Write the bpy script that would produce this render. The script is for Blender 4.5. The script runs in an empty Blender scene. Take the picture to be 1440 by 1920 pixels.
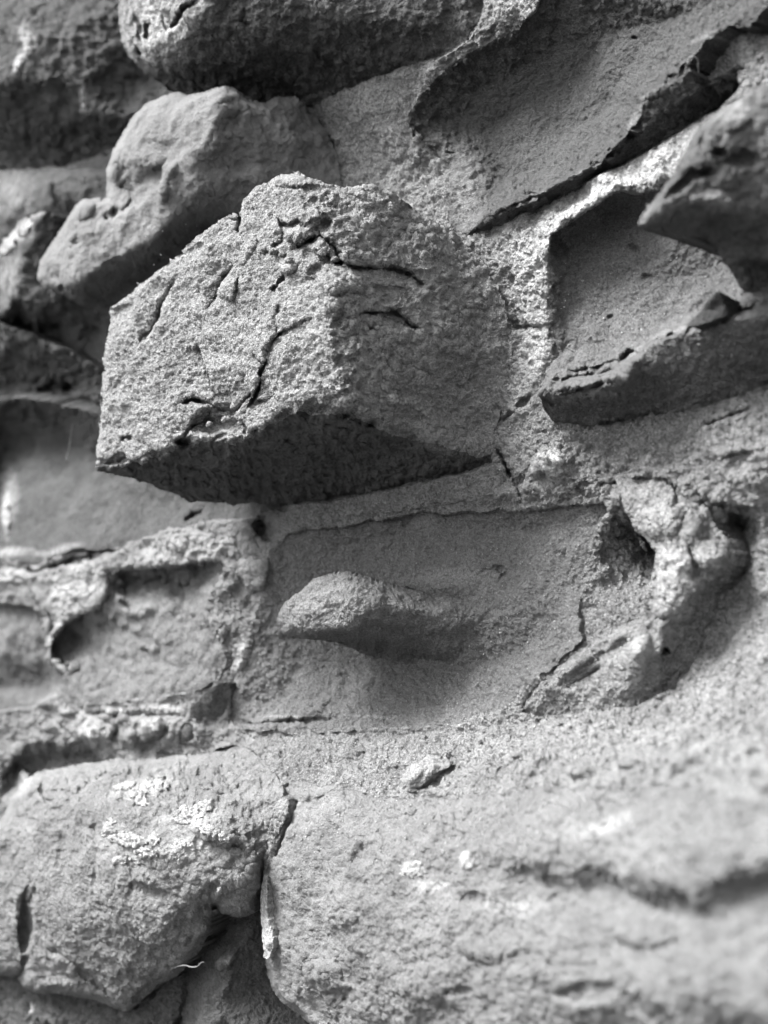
import bpy, math, random
import numpy as np
from mathutils import Vector
from mathutils.geometry import delaunay_2d_cdt

scene = bpy.context.scene
COL = scene.collection

# ------------------------------------------------------------------ camera
# metres; the wall face is the plane y = 0, x runs along the wall, z is up, the
# camera stands 0.74 m in front of it and looks obliquely along it to the left
IW, IH = 1440.0, 1920.0            # traced photograph coordinates
FPX = 2059.0                       # focal length in those pixels
DIST = 0.743
YAW, PITCH = math.radians(42.0), math.radians(5.3)
CAM_Z = 1.15
cam_data = bpy.data.cameras.new("camera")
cam = bpy.data.objects.new("camera", cam_data)
COL.objects.link(cam)
cam.location = (0.67, -DIST, CAM_Z)
cam.rotation_euler = (math.pi / 2 + PITCH, 0.0, YAW)
cam_data.sensor_fit = 'VERTICAL'
cam_data.sensor_height = 24.0
cam_data.lens = 24.0 * FPX / IH
cam_data.clip_start = 0.02
cam_data.clip_end = 600.0
cam_data.dof.use_dof = True
cam_data.dof.focus_distance = 0.935
cam_data.dof.aperture_fstop = 2.3
scene.camera = cam

# ------------------------------------------------------------------ light
SUN_EL, SUN_AZ = math.radians(50.0), math.radians(42.0)   # azimuth: off the wall's normal, to the left
world = bpy.data.worlds.new("World")
scene.world = world
world.use_nodes = True
wn, wl = world.node_tree.nodes, world.node_tree.links
wn.clear()
w_out = wn.new('ShaderNodeOutputWorld')
w_bg = wn.new('ShaderNodeBackground')
w_sky = wn.new('ShaderNodeTexSky')
w_bw = wn.new('ShaderNodeRGBToBW')          # the photograph is black and white
w_sky.sky_type = 'NISHITA'
w_sky.sun_disc = False
w_sky.sun_elevation = SUN_EL
w_sky.sun_rotation = math.pi + SUN_AZ
w_sky.dust_density = 3.0
w_bg.inputs['Strength'].default_value = 0.065
wl.new(w_sky.outputs[0], w_bw.inputs[0])
wl.new(w_bw.outputs[0], w_bg.inputs['Color'])
wl.new(w_bg.outputs[0], w_out.inputs['Surface'])

sun_data = bpy.data.lights.new("sun", 'SUN')
sun_data.energy = 1.5
sun_data.angle = math.radians(24.0)
sun_data.color = (1.0, 1.0, 1.0)
sun = bpy.data.objects.new("sun", sun_data)
COL.objects.link(sun)
to_sun = Vector((-math.sin(SUN_AZ) * math.cos(SUN_EL), -math.cos(SUN_AZ) * math.cos(SUN_EL), math.sin(SUN_EL)))
sun.rotation_euler = (-to_sun).to_track_quat('-Z', 'Y').to_euler()
sun.location = (-1.0, -3.0, 4.0)

vs = scene.view_settings
vs.view_transform = 'Standard'
vs.look = 'None'
vs.gamma = 1.0
vs.exposure = 3.02
vs.use_curve_mapping = False
scene.render.engine = 'CYCLES'
scene.cycles.max_bounces = 5
scene.cycles.diffuse_bounces = 4

# ------------------------------------------------------------------ maths helpers
cy, sy = math.cos(YAW), math.sin(YAW)
cp, sp = math.cos(PITCH), math.sin(PITCH)
R_RIGHT = np.array([cy, sy, 0.0])
R_LOOK = np.array([-sy * cp, cy * cp, sp])
R_UP = np.array([sy * sp, -cy * sp, cp])
CAM = np.array(cam.location)


def unproject(px, py, h):
    """the point of the ray through (px, py) that stands h centimetres proud of the wall face"""
    u = (px - IW / 2) / FPX
    v = (IH / 2 - py) / FPX
    d = R_LOOK + u[..., None] * R_RIGHT + v[..., None] * R_UP
    t = (DIST - h * 0.01) / d[..., 1]
    return CAM + d * t[..., None]


def at(px, py, h):
    return Vector(unproject(np.array(float(px)), np.array(float(py)), np.array(float(h))))


_rs = np.random.RandomState(11)
PERM = np.concatenate([_rs.permutation(256)] * 2).astype(np.int32)
G3 = _rs.normal(size=(256, 3)).astype(np.float32)
G3 /= np.linalg.norm(G3, axis=1)[:, None]


def perlin(p):
    p = np.asarray(p, np.float32)
    i = np.floor(p).astype(np.int32)
    f = p - i
    i &= 255
    w = f * f * f * (f * (f * 6 - 15) + 10)
    X, Y, Z = i[..., 0], i[..., 1], i[..., 2]
    out = 0
    for dx in (0, 1):
        ax = PERM[(X + dx) & 255]
        wx = w[..., 0] if dx else 1 - w[..., 0]
        for dy in (0, 1):
            bx = PERM[(ax + Y + dy) & 255]
            wy = wx * (w[..., 1] if dy else 1 - w[..., 1])
            for dz in (0, 1):
                g = G3[PERM[(bx + Z + dz) & 255]]
                d = g[..., 0] * (f[..., 0] - dx) + g[..., 1] * (f[..., 1] - dy) + g[..., 2] * (f[..., 2] - dz)
                out = out + d * wy * (w[..., 2] if dz else 1 - w[..., 2])
    return out * 1.6


def fractal(p, kind, octaves=3):
    """p in units of the wavelength"""
    s, a, tot = 0, 1.0, 0
    q = np.array(p, np.float32)
    for _ in range(octaves):
        n = perlin(q)
        if kind == 'ridge':
            n = 1 - 2 * np.abs(n)
        elif kind == 'billow':
            n = 2 * np.abs(n) - 0.6
        elif kind == 'terrace':                    # broken layers: flats and little steps
            v = n * 2.2
            fl = np.floor(v)
            n = (fl + np.clip((v - fl) * 3.2, 0, 1)) / 2.2
        elif kind == 'pits':                       # shallow isolated pits
            n = -np.clip(-n - 0.30, 0, 1) * 2.2
        s = s + a * n
        tot += a
        a *= 0.5
        q = q * 2.03 + 7.7
    return s / tot * 1.3


def gauss(a, sigma):
    if sigma < 0.3:
        return a
    r = max(1, int(sigma * 2.6))
    k = np.exp(-0.5 * (np.arange(-r, r + 1) / sigma) ** 2)
    k /= k.sum()
    for ax in (0, 1):
        pad = [(0, 0), (0, 0)]
        pad[ax] = (r, r)
        b = np.pad(a, pad, mode='edge')
        o = np.zeros_like(a)
        n = a.shape[ax]
        for j, w in enumerate(k):
            o += w * (b[j:j + n] if ax == 0 else b[:, j:j + n])
        a = o
    return a


def inside_poly(X1, Y1, poly):
    """mask over the grid X1 (columns) x Y1 (rows)"""
    m = np.zeros((len(Y1), len(X1)), bool)
    a = poly
    b = np.roll(poly, -1, axis=0)
    for r, y in enumerate(Y1):
        c = (a[:, 1] <= y) != (b[:, 1] <= y)
        if not c.any():
            continue
        xs = a[c, 0] + (y - a[c, 1]) / (b[c, 1] - a[c, 1]) * (b[c, 0] - a[c, 0])
        xs.sort()
        m[r] = (np.searchsorted(xs, X1) % 2) == 1
    return m


def seg_dist(px, py, line):
    """distance of points to a polyline, and the parameter 0..1 along it"""
    best = np.full(px.shape, 1e9, np.float32)
    par = np.zeros(px.shape, np.float32)
    n = len(line) - 1
    for k in range(n):
        (x0, y0), (x1, y1) = line[k][:2], line[k + 1][:2]
        vx, vy = x1 - x0, y1 - y0
        t = np.clip(((px - x0) * vx + (py - y0) * vy) / (vx * vx + vy * vy + 1e-9), 0, 1)
        d = np.hypot(px - x0 - t * vx, py - y0 - t * vy)
        c = d < best
        best = np.where(c, d, best)
        par = np.where(c, (k + t) / n, par)
    return best, par


def ragged(poly, amp, wl, seed):
    """densify a closed outline and make it uneven"""
    pts = []
    n = len(poly)
    for k in range(n):
        a, b = np.array(poly[k][:2], float), np.array(poly[(k + 1) % n][:2], float)
        m = max(1, int(np.hypot(*(b - a)) / 3))
        for j in range(m):
            pts.append(a + (b - a) * j / m)
    p = np.array(pts)
    if amp > 0:
        # soften the corners of the traced outline a little, then roughen it
        for _ in range(2):
            p = 0.5 * p + 0.25 * (np.roll(p, 1, 0) + np.roll(p, -1, 0))
        q = np.stack([p[:, 0] / wl, p[:, 1] / wl, np.full(len(p), seed * 3.17)], -1)
        p = p + amp * np.stack([fractal(q, 'fbm', 4), fractal(q + 31.3, 'fbm', 4)], -1)
    return p


HOST = {}                   # label -> surface grid of a stone, for what grows on it
LAYERS = []                 # (x0, y0, step, h, mask) of every stone, so that the mortar bed keeps clear of them


def mesh_from_grid(name, P, keep, attr, mat, back, rim_noise=0.12, taper=-0.3):
    """quads of the kept cells plus a rim that runs back into the wall"""
    ny, nx = keep.shape[0] + 1, keep.shape[1] + 1
    idx = np.arange(ny * nx).reshape(ny, nx)
    q = np.stack([idx[:-1, :-1][keep], idx[1:, :-1][keep], idx[1:, 1:][keep], idx[:-1, 1:][keep]], -1)
    used = np.zeros(ny * nx, bool)
    used[q.ravel()] = True
    remap = np.cumsum(used) - 1
    co = P.reshape(-1, 3)[used]
    at_ = attr.ravel()[used]
    q = remap[q]
    # boundary edges
    if back is not None:
        e = np.concatenate([q[:, [0, 1]], q[:, [1, 2]], q[:, [2, 3]], q[:, [3, 0]]])
        key = np.sort(e, 1)
        key = key[:, 0].astype(np.int64) * (len(co) + 1) + key[:, 1]
        u, first, cnt = np.unique(key, return_index=True, return_counts=True)
        be = e[first[cnt == 1]]
        bv = np.unique(be)
        pos = {v: k for k, v in enumerate(bv.tolist())}
        rim = co[bv]
        rows = [rim]
        mid = rim[:, [0, 2]].mean(0)
        nrow = 4
        yb = -back * 0.01
        for r in range(1, nrow + 1):
            p = rim.copy()
            f = r / nrow
            p[:, 1] = rim[:, 1] + np.maximum(yb - rim[:, 1], 0.004) * f
            p[:, [0, 2]] += (mid - rim[:, [0, 2]]) * taper * f
            if r < nrow:
                p += (perlin(p / 0.02)[:, None] * rim_noise * 0.01 * np.array([1, 0.4, 1]))
            rows.append(p)
        base = len(co)
        co = np.concatenate([co] + rows)
        nb = len(bv)
        at_ = np.concatenate([at_, np.tile(at_[bv], nrow + 1)])
        ia = np.array([pos[v] for v in be[:, 0].tolist()])
        ib = np.array([pos[v] for v in be[:, 1].tolist()])
        sq = []
        for r in range(nrow):
            o0, o1 = base + r * nb, base + (r + 1) * nb
            sq.append(np.stack([o0 + ib, o0 + ia, o1 + ia, o1 + ib], -1))
        q = np.concatenate([q] + sq)
    me = bpy.data.meshes.new(name)
    me.vertices.add(len(co))
    me.vertices.foreach_set('co', co.astype(np.float32).ravel())
    me.loops.add(q.size)
    me.loops.foreach_set('vertex_index', q.astype(np.int32).ravel())
    me.polygons.add(len(q))
    me.polygons.foreach_set('loop_start', np.arange(0, q.size, 4, dtype=np.int32))
    me.polygons.foreach_set('use_smooth', np.ones(len(q), bool))
    me.update(calc_edges=True)
    a = me.attributes.new('tone', 'FLOAT', 'POINT')
    a.data.foreach_set('value', at_.astype(np.float32))
    me.materials.append(mat)
    return me


def heights(poly, pts, creases, GX, GY, step):
    """heights by constrained triangulation of the outline, points and creases"""
    x0, y0 = GX[0, 0], GY[0, 0]
    V, H, E = [], [], []
    for p in poly:
        V.append(p[:2]); H.append(p[2])
    n = len(poly)
    E += [(k, (k + 1) % n) for k in range(n)]
    for p in pts:
        V.append(p[:2]); H.append(p[2])
    for c in creases:
        b = len(V)
        for p in c:
            V.append(p[:2]); H.append(p[2])
        E += [(b + k, b + k + 1) for k in range(len(c) - 1)]
    vo, eo, fo, ov, oe, of = delaunay_2d_cdt([Vector(v) for v in V], E, [], 0, 1e-4)
    hv = np.array([np.mean([H[k] for k in o]) if o else np.nan for o in ov])
    vv = np.array([(v.x, v.y) for v in vo])
    src = np.array(V)
    for k in np.where(np.isnan(hv))[0]:
        d = np.hypot(*(src - vv[k]).T)
        o = np.argsort(d)[:3]
        w = 1 / (d[o] + 1e-3)
        hv[k] = (np.array(H)[o] * w).sum() / w.sum()
    h = np.full(GX.shape, np.nan)
    for f in fo:
        a, b, c = vv[f[0]], vv[f[1]], vv[f[2]]
        ja = max(0, int((min(a[0], b[0], c[0]) - x0) // step)); jb = int((max(a[0], b[0], c[0]) - x0) // step) + 2
        ia = max(0, int((min(a[1], b[1], c[1]) - y0) // step)); ib = int((max(a[1], b[1], c[1]) - y0) // step) + 2
        gx, gy = GX[ia:ib, ja:jb], GY[ia:ib, ja:jb]
        det = (b[1] - c[1]) * (a[0] - c[0]) + (c[0] - b[0]) * (a[1] - c[1])
        if abs(det) < 1e-9:
            continue
        l0 = ((b[1] - c[1]) * (gx - c[0]) + (c[0] - b[0]) * (gy - c[1])) / det
        l1 = ((c[1] - a[1]) * (gx - c[0]) + (a[0] - c[0]) * (gy - c[1])) / det
        l2 = 1 - l0 - l1
        ok = (l0 >= -1e-6) & (l1 >= -1e-6) & (l2 >= -1e-6)
        h[ia:ib, ja:jb][ok] = (l0 * hv[f[0]] + l1 * hv[f[1]] + l2 * hv[f[2]])[ok]
    return h


BED = {}


def bed(px, py, off=0.0):
    """height of the mortar bed at a pixel, for edges that merge into it"""
    b = BED
    return float(b['h'][int(np.clip(round((py - b['y0']) / b['st']), 0, b['h'].shape[0] - 1)), int(np.clip(round((px - b['x0']) / b['st']), 0, b['h'].shape[1] - 1))]) + off


def relief(name, mat, poly, pts=(), creases=(), blur=5, step=2, noise=(), grooves=(), blobs=(), tones=(),
           roll=None, rough=(1.5, 14), back=-7.0, parent=None, label=None, register=True, cut=None, hfun=None, warp=3.0, jag=0.0, taper=0.0, second=None):
    """One stone (or lump of mortar): a closed outline with heights in cm over the wall face, control points and
    creases, then cracks (grooves), dents (blobs) and noise along the surface normal."""
    seed = (sum(ord(c) for c in name) + len(LAYERS) * 13) % 97
    poly = [(float(p[0]), float(p[1]), bed(p[0], p[1], p[2][0]) if isinstance(p[2], tuple) else float(p[2])) + tuple(p[3:]) for p in poly]
    pr = ragged(poly, rough[0], rough[1], seed)
    x0 = math.floor((pr[:, 0].min() - 4) / step) * step
    y0 = math.floor((pr[:, 1].min() - 4) / step) * step
    X1 = np.arange(x0, pr[:, 0].max() + 4 + step, step)
    Y1 = np.arange(y0, pr[:, 1].max() + 4 + step, step)
    GX, GY = np.meshgrid(X1, Y1)
    n = len(poly)
    h = heights(poly, pts, creases, GX, GY, step)
    m0 = inside_poly(X1, Y1, pr)
    core = inside_poly(X1, Y1, np.array([p[:2] for p in poly])) & ~np.isnan(h)
    # outside the outline: the height of the nearest outline point
    if hfun is None:
        out = ~core
        closed = poly + [poly[0]]
        ox, oy = GX[out], GY[out]
        best = np.full(ox.shape, 1e9); val = np.zeros(ox.shape)
        for k in range(n):
            (xa, ya, ha), (xb, yb, hb) = closed[k][:3], closed[k + 1][:3]
            vx, vy = xb - xa, yb - ya
            t = np.clip(((ox - xa) * vx + (oy - ya) * vy) / (vx * vx + vy * vy + 1e-9), 0, 1)
            d = np.hypot(ox - xa - t * vx, oy - ya - t * vy)
            c = d < best
            best = np.where(c, d, best); val = np.where(c, ha + (hb - ha) * t, val)
        h[out] = val
        h = gauss(h, blur / step)
        if jag > 0:                                   # ragged arrises
            jq = np.stack([GX / 16, GY / 16, np.full(GX.shape, seed * 0.9)], -1)
            fx_ = np.clip((GX + jag * fractal(jq, 'fbm', 3) - x0) / step, 0, GX.shape[1] - 1.001)
            fy_ = np.clip((GY + jag * fractal(jq + 23.7, 'fbm', 3) - y0) / step, 0, GX.shape[0] - 1.001)
            jx, jy = fx_.astype(int), fy_.astype(int)
            ax, ay = fx_ - jx, fy_ - jy
            h = (h[jy, jx] * (1 - ax) + h[jy, jx + 1] * ax) * (1 - ay) + (h[jy + 1, jx] * (1 - ax) + h[jy + 1, jx + 1] * ax) * ay
    else:
        h = hfun(GX, GY)
    # --- cracks, dents
    wq = np.stack([GX / 22, GY / 22, np.full(GX.shape, seed * 1.7)], -1)
    wx = GX + warp * fractal(wq, 'fbm', 3)
    wy = GY + warp * fractal(wq + 17.7, 'fbm', 3)
    fq = np.stack([GX / 7, GY / 7, np.full(GX.shape, seed * 2.3)], -1)
    fx = wx + 2.2 * fractal(fq, 'fbm', 2)
    fy = wy + 2.2 * fractal(fq + 9.1, 'fbm', 2)
    amp_ = np.clip(0.75 + 0.8 * fractal(wq * 0.7 + 40.0, 'fbm', 2), 0.15, 1.4)
    for line, width, depth, *stepped in grooves:
        d, t = seg_dist(fx, fy, line)
        prof = np.exp(-np.clip(d / (width * np.clip(amp_, 0.45, 1.2)), 0, 9) ** 2) * np.clip(np.minimum(t, 1 - t) * 5 + 0.1, 0, 1) * amp_
        h -= depth * prof
        if stepped:                                   # a flake gone on one side of the crack
            side = np.zeros(fx.shape)
            bd = np.full(fx.shape, 1e9)
            for k in range(len(line) - 1):
                (xa, ya), (xb, yb) = line[k][:2], line[k + 1][:2]
                dk = seg_dist(fx, fy, line[k:k + 2])[0]
                cr = (xb - xa) * (fy - ya) - (yb - ya) * (fx - xa)
                side = np.where(dk < bd, np.sign(cr), side)
                bd = np.minimum(bd, dk)
            h -= stepped[0] * (side > 0) * np.exp(-d / stepped[1]) * np.clip(np.minimum(t, 1 - t) * 5, 0, 1)
    for bx, by, rx, ry, rot, dh in blobs:
        c_, s_ = math.cos(math.radians(rot)), math.sin(math.radians(rot))
        ux, uy = wx - bx, wy - by
        e = np.sqrt(((c_ * ux + s_ * uy) / rx) ** 2 + ((-s_ * ux + c_ * uy) / ry) ** 2)
        h += dh * np.clip(1 - e ** 2.2, 0, 1) ** 0.8
    if roll:
        closed = [p for p in poly] + [poly[0]]
        free = [closed[k:k + 2] for k in range(n) if len(poly[k]) > 3]
        if free:
            best = np.full(GX.shape, 1e9)
            for s in free:
                best = np.minimum(best, seg_dist(GX, GY, s)[0])
            x = 1 - np.clip(best / roll[0], 0, 1)
            h -= roll[1] * (1 - np.sqrt(np.clip(1 - x * x, 0, 1)))
    if cut is not None:
        h = cut(GX, GY, h)
    # --- painted tone: crust marks, lit faces, shade on undersides and in hollows
    tone = np.zeros(GX.shape)
    for tx, ty, rx, ry, rot, amt in tones:
        c_, s_ = math.cos(math.radians(rot)), math.sin(math.radians(rot))
        ux, uy = wx - tx, wy - ty
        e = np.sqrt(((c_ * ux + s_ * uy) / rx) ** 2 + ((-s_ * ux + c_ * uy) / ry) ** 2)
        tone += amt * np.clip(1.3 - e, 0, 1)
    # --- snap the edge of the kept cells to the outline
    keep = m0[:-1, :-1] & m0[1:, :-1] & m0[1:, 1:] & m0[:-1, 1:]
    cnt = np.zeros(GX.shape, int)
    for a in (slice(0, -1), slice(1, None)):
        for b in (slice(0, -1), slice(1, None)):
            cnt[a, b] += keep
    edge = (cnt > 0) & (cnt < 4)
    ex, ey = GX[edge], GY[edge]
    nx_, ny_ = ex.copy(), ey.copy()
    for s in range(0, len(ex), 2000):
        d = (ex[s:s + 2000, None] - pr[None, :, 0]) ** 2 + (ey[s:s + 2000, None] - pr[None, :, 1]) ** 2
        k = d.argmin(1)
        g = d[np.arange(len(k)), k] < (step * 1.5) ** 2
        nx_[s:s + 2000] = np.where(g, pr[k, 0], ex[s:s + 2000])
        ny_[s:s + 2000] = np.where(g, pr[k, 1], ey[s:s + 2000])
    SX, SY = GX.copy(), GY.copy()
    SX[edge], SY[edge] = nx_, ny_
    # --- in space, roughened along the normal
    P = unproject(SX, SY, h)
    nrm = np.cross(np.gradient(P, axis=1), np.gradient(P, axis=0))
    nrm /= np.linalg.norm(nrm, axis=-1)[..., None] + 1e-12
    flip = (nrm * (P - CAM)).sum(-1) > 0
    nrm[flip] *= -1
    view = (P - CAM) / np.linalg.norm(P - CAM, axis=-1)[..., None]
    facing = np.clip(np.abs((nrm * view).sum(-1)) * 2.6, 0.12, 1.0)
    disp = np.zeros(GX.shape)
    for amp, wl, kind, octv, *st in noise:
        q = P / (wl * 0.01) + seed * 0.37
        if st and st[0]:
            q = q * np.array(st[0])
        d_ = amp * fractal(q, kind, octv)
        if len(st) > 1:
            ex_ = 1 - np.sqrt(((GX - st[1][0]) / st[1][2]) ** 2 + ((GY - st[1][1]) / st[1][3]) ** 2)
            d_ = d_ * np.clip(ex_ * 3, 0, 1)
        disp += d_
    disp *= facing
    if register:
        LAYERS.append((x0, y0, step, h + disp, m0))
    P = P + nrm * disp[..., None] * 0.01
    if label:
        HOST[label] = (x0, y0, step, P, nrm)
    me = mesh_from_grid(name, P, keep, tone, mat, back, taper=taper)
    if second is not None:                            # another material over part of it
        mi = np.zeros(len(me.polygons), np.int32)
        for k, (m2, where, amt) in enumerate(second):
            me.materials.append(m2)
            wob = amt * fractal(wq, 'fbm', 3)
            sel = where(GX + wob, GY + wob)[:-1, :-1][keep]
            mi[:len(sel)][sel] = k + 1
        me.polygons.foreach_set('material_index', mi)
    ob = bpy.data.objects.new(name, me)
    COL.objects.link(ob)
    if parent is not None:
        ob.parent = parent
    if label:
        ob['label'] = label
    return ob


# ------------------------------------------------------------------ materials
def stone_material(name, base, big=0.5, mid=0.4, grain=0.35, bump=(0.0022, 0.0009), glint=0.0, pale=0.55,
                   stretch=(1, 1, 1), s_mid=150.0, s_grain=950.0, s_cell=520.0, pit=0.0):
    m = bpy.data.materials.new(name)
    m.use_nodes = True
    N, L = m.node_tree.nodes, m.node_tree.links
    b = N['Principled BSDF']
    b.inputs['Roughness'].default_value = 0.93
    b.inputs['Specular IOR Level'].default_value = 0.22
    tc = N.new('ShaderNodeTexCoord')
    mp = N.new('ShaderNodeMapping')
    mp.inputs['Scale'].default_value = stretch
    L.new(tc.outputs['Object'], mp.inputs['Vector'])

    def noise(scale, detail, rough=0.6, dist=0.0):
        t = N.new('ShaderNodeTexNoise')
        t.inputs['Scale'].default_value = scale
        t.inputs['Detail'].default_value = detail
        t.inputs['Roughness'].default_value = rough
        t.inputs['Distortion'].default_value = dist
        L.new(mp.outputs[0], t.inputs['Vector'])
        return t.outputs['Fac']

    def math_(op, a, c=None, clamp=False):
        t = N.new('ShaderNodeMath')
        t.operation = op
        t.use_clamp = clamp
        for k, v in enumerate((a, c)):
            if v is None:
                continue
            if isinstance(v, (int, float)):
                t.inputs[k].default_value = v
            else:
                L.new(v, t.inputs[k])
        return t.outputs[0]

    n1, n2, n3 = noise(22, 5, 0.6, 0.4), noise(s_mid, 6, 0.7), noise(s_grain, 3, 0.7)
    vg = N.new('ShaderNodeTexVoronoi')
    vg.inputs['Scale'].default_value = s_cell
    L.new(mp.outputs[0], vg.inputs['Vector'])
    sepc = N.new('ShaderNodeSeparateColor')
    L.new(vg.outputs['Color'], sepc.inputs[0])
    cell = sepc.outputs[0]
    cell_h = math_('SUBTRACT', 1.0, vg.outputs['Distance'])
    v = math_('MULTIPLY', math_('SUBTRACT', n1, 0.5), big * 2)
    v = math_('ADD', v, math_('MULTIPLY', math_('SUBTRACT', n2, 0.5), mid * 2))
    v = math_('ADD', v, math_('MULTIPLY', math_('SUBTRACT', n3, 0.5), grain * 2))
    v = math_('ADD', v, math_('MULTIPLY', math_('SUBTRACT', cell, 0.5), grain * 1.3))
    v = math_('MAXIMUM', math_('ADD', v, 1.0), 0.25)
    col = math_('MULTIPLY', v, base)
    # painted tone: pale crust, lit faces (+); dark stone, shaded undersides and hollows (-)
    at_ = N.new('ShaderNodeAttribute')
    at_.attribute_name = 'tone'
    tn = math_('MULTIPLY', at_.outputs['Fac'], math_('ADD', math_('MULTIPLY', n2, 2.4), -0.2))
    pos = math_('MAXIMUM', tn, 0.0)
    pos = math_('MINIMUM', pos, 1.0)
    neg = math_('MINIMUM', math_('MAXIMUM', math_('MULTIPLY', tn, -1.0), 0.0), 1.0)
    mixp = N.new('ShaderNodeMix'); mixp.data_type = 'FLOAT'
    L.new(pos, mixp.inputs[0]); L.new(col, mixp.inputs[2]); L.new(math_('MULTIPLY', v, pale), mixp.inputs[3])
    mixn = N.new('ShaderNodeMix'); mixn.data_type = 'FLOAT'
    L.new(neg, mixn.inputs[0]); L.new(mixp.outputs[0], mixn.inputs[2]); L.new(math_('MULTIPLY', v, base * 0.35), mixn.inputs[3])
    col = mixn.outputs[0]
    if glint > 0:
        g = noise(700, 2, 0.5)
        g = math_('MULTIPLY', math_('SUBTRACT', g, 0.60), 9.0, True)
        mg = N.new('ShaderNodeMix'); mg.data_type = 'FLOAT'
        L.new(math_('MULTIPLY', g, glint), mg.inputs[0]); L.new(col, mg.inputs[2]); mg.inputs[3].default_value = 0.62
        col = mg.outputs[0]
    cc = N.new('ShaderNodeCombineColor')
    for k in range(3):
        L.new(col, cc.inputs[k])
    L.new(cc.outputs[0], b.inputs['Base Color'])
    b1 = N.new('ShaderNodeBump'); b1.inputs['Strength'].default_value = 1.0; b1.inputs['Distance'].default_value = bump[0] * 2
    b2 = N.new('ShaderNodeBump'); b2.inputs['Strength'].default_value = 1.0; b2.inputs['Distance'].default_value = bump[1] * 2
    hh = n2
    if pit > 0:
        vo = N.new('ShaderNodeTexVoronoi')
        vo.inputs['Scale'].default_value = 110
        L.new(mp.outputs[0], vo.inputs['Vector'])
        pm = math_('MULTIPLY', math_('MINIMUM', vo.outputs['Distance'], 0.3), pit)
        hh = math_('ADD', n2, pm)
    L.new(hh, b1.inputs['Height'])
    L.new(math_('ADD', math_('MULTIPLY', n3, 0.7), math_('ADD', math_('MULTIPLY', cell_h, 0.6), math_('MULTIPLY', cell, 0.5))), b2.inputs['Height'])
    L.new(b1.outputs[0], b2.inputs['Normal'])
    L.new(b2.outputs[0], b.inputs['Normal'])
    return m


M_GRIT = stone_material("gritty_sandstone", 0.32, 0.35, 0.40, 0.60, (0.0040, 0.0024), glint=0.55, s_cell=600)
M_WORN = stone_material("worn_sandstone_side", 0.30, 0.45, 0.35, 0.30, (0.0034, 0.0013), glint=0.2, s_cell=750)
M_BED_SHADE = stone_material("shaded_bedding_plane", 0.105, 0.6, 0.4, 0.10, (0.0030, 0.0004), s_mid=220, stretch=(0.35, 1.0, 1.6))  # smooth block underside, with its shade put into the dark colour
M_SMOOTH = stone_material("smooth_sandstone", 0.18, 0.4, 0.30, 0.15, (0.0022, 0.0004), s_cell=1200)
M_NEAR = stone_material("dull_sandstone", 0.13, 0.7, 0.5, 0.2, (0.0030, 0.0006))
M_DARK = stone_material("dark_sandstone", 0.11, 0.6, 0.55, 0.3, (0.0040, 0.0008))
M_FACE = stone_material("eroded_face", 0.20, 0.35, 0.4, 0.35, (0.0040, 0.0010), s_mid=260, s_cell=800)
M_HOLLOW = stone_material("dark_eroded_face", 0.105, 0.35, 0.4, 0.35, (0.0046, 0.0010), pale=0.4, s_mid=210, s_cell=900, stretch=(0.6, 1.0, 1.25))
M_BOULDER = stone_material("crusted_boulder", 0.25, 0.5, 0.55, 0.22, (0.0046, 0.0009), pale=0.66, s_mid=190, s_cell=900)
M_FRONT = stone_material("front_boulder", 0.205, 0.55, 0.45, 0.15, (0.0034, 0.0006), pale=0.66, s_mid=160, s_cell=900)
M_BLURRED = stone_material("soft_mortar", 0.20, 0.9, 0.45, 0.12, (0.0040, 0.0005), pale=0.40, s_mid=90, s_cell=700)
M_LEDGE = stone_material("grey_eroded_face", 0.175, 0.35, 0.4, 0.35, (0.0044, 0.0010), pale=0.45, s_mid=230, s_cell=900)
M_MORTAR = stone_material("sandy_mortar", 0.27, 0.55, 0.55, 0.42, (0.0052, 0.0018), glint=0.15, pale=0.60, s_cell=560, s_mid=200)
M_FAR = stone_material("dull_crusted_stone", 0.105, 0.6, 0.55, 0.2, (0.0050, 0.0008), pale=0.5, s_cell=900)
M_LICHEN = stone_material("lichen_crust", 0.50, 0.3, 0.5, 0.5, (0.005, 0.002))
M_WEB = stone_material("dusty_web", 0.26, 0.2, 0.2, 0.2)
M_THREAD = stone_material("pale_fibre", 0.6, 0.2, 0.2, 0.2)

# ------------------------------------------------------------------ the wall
def chips(line, n, seed, depth=0.7, size=(5, 13)):
    """little bites out of a rim"""
    r = random.Random(seed)
    out = []
    for _ in range(n):
        k = r.randrange(len(line) - 1)
        t = r.random()
        (xa, ya), (xb, yb) = line[k], line[k + 1]
        w = r.uniform(*size)
        out.append((xa + (xb - xa) * t + r.uniform(-4, 4), ya + (yb - ya) * t + r.uniform(-3, 5), w, w * r.uniform(0.3, 0.55), r.uniform(-60, 20), -depth * r.uniform(0.4, 1.3)))
    return out


wall = bpy.data.objects.new("rubble_wall", None)
COL.objects.link(wall)
wall['label'] = "weathered rubble stone wall with deeply eroded blocks and crumbling sandy mortar"
wall['category'] = "wall"
wall['kind'] = 'thing'

F = 1   # marks a free (silhouette) edge of an outline

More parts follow.
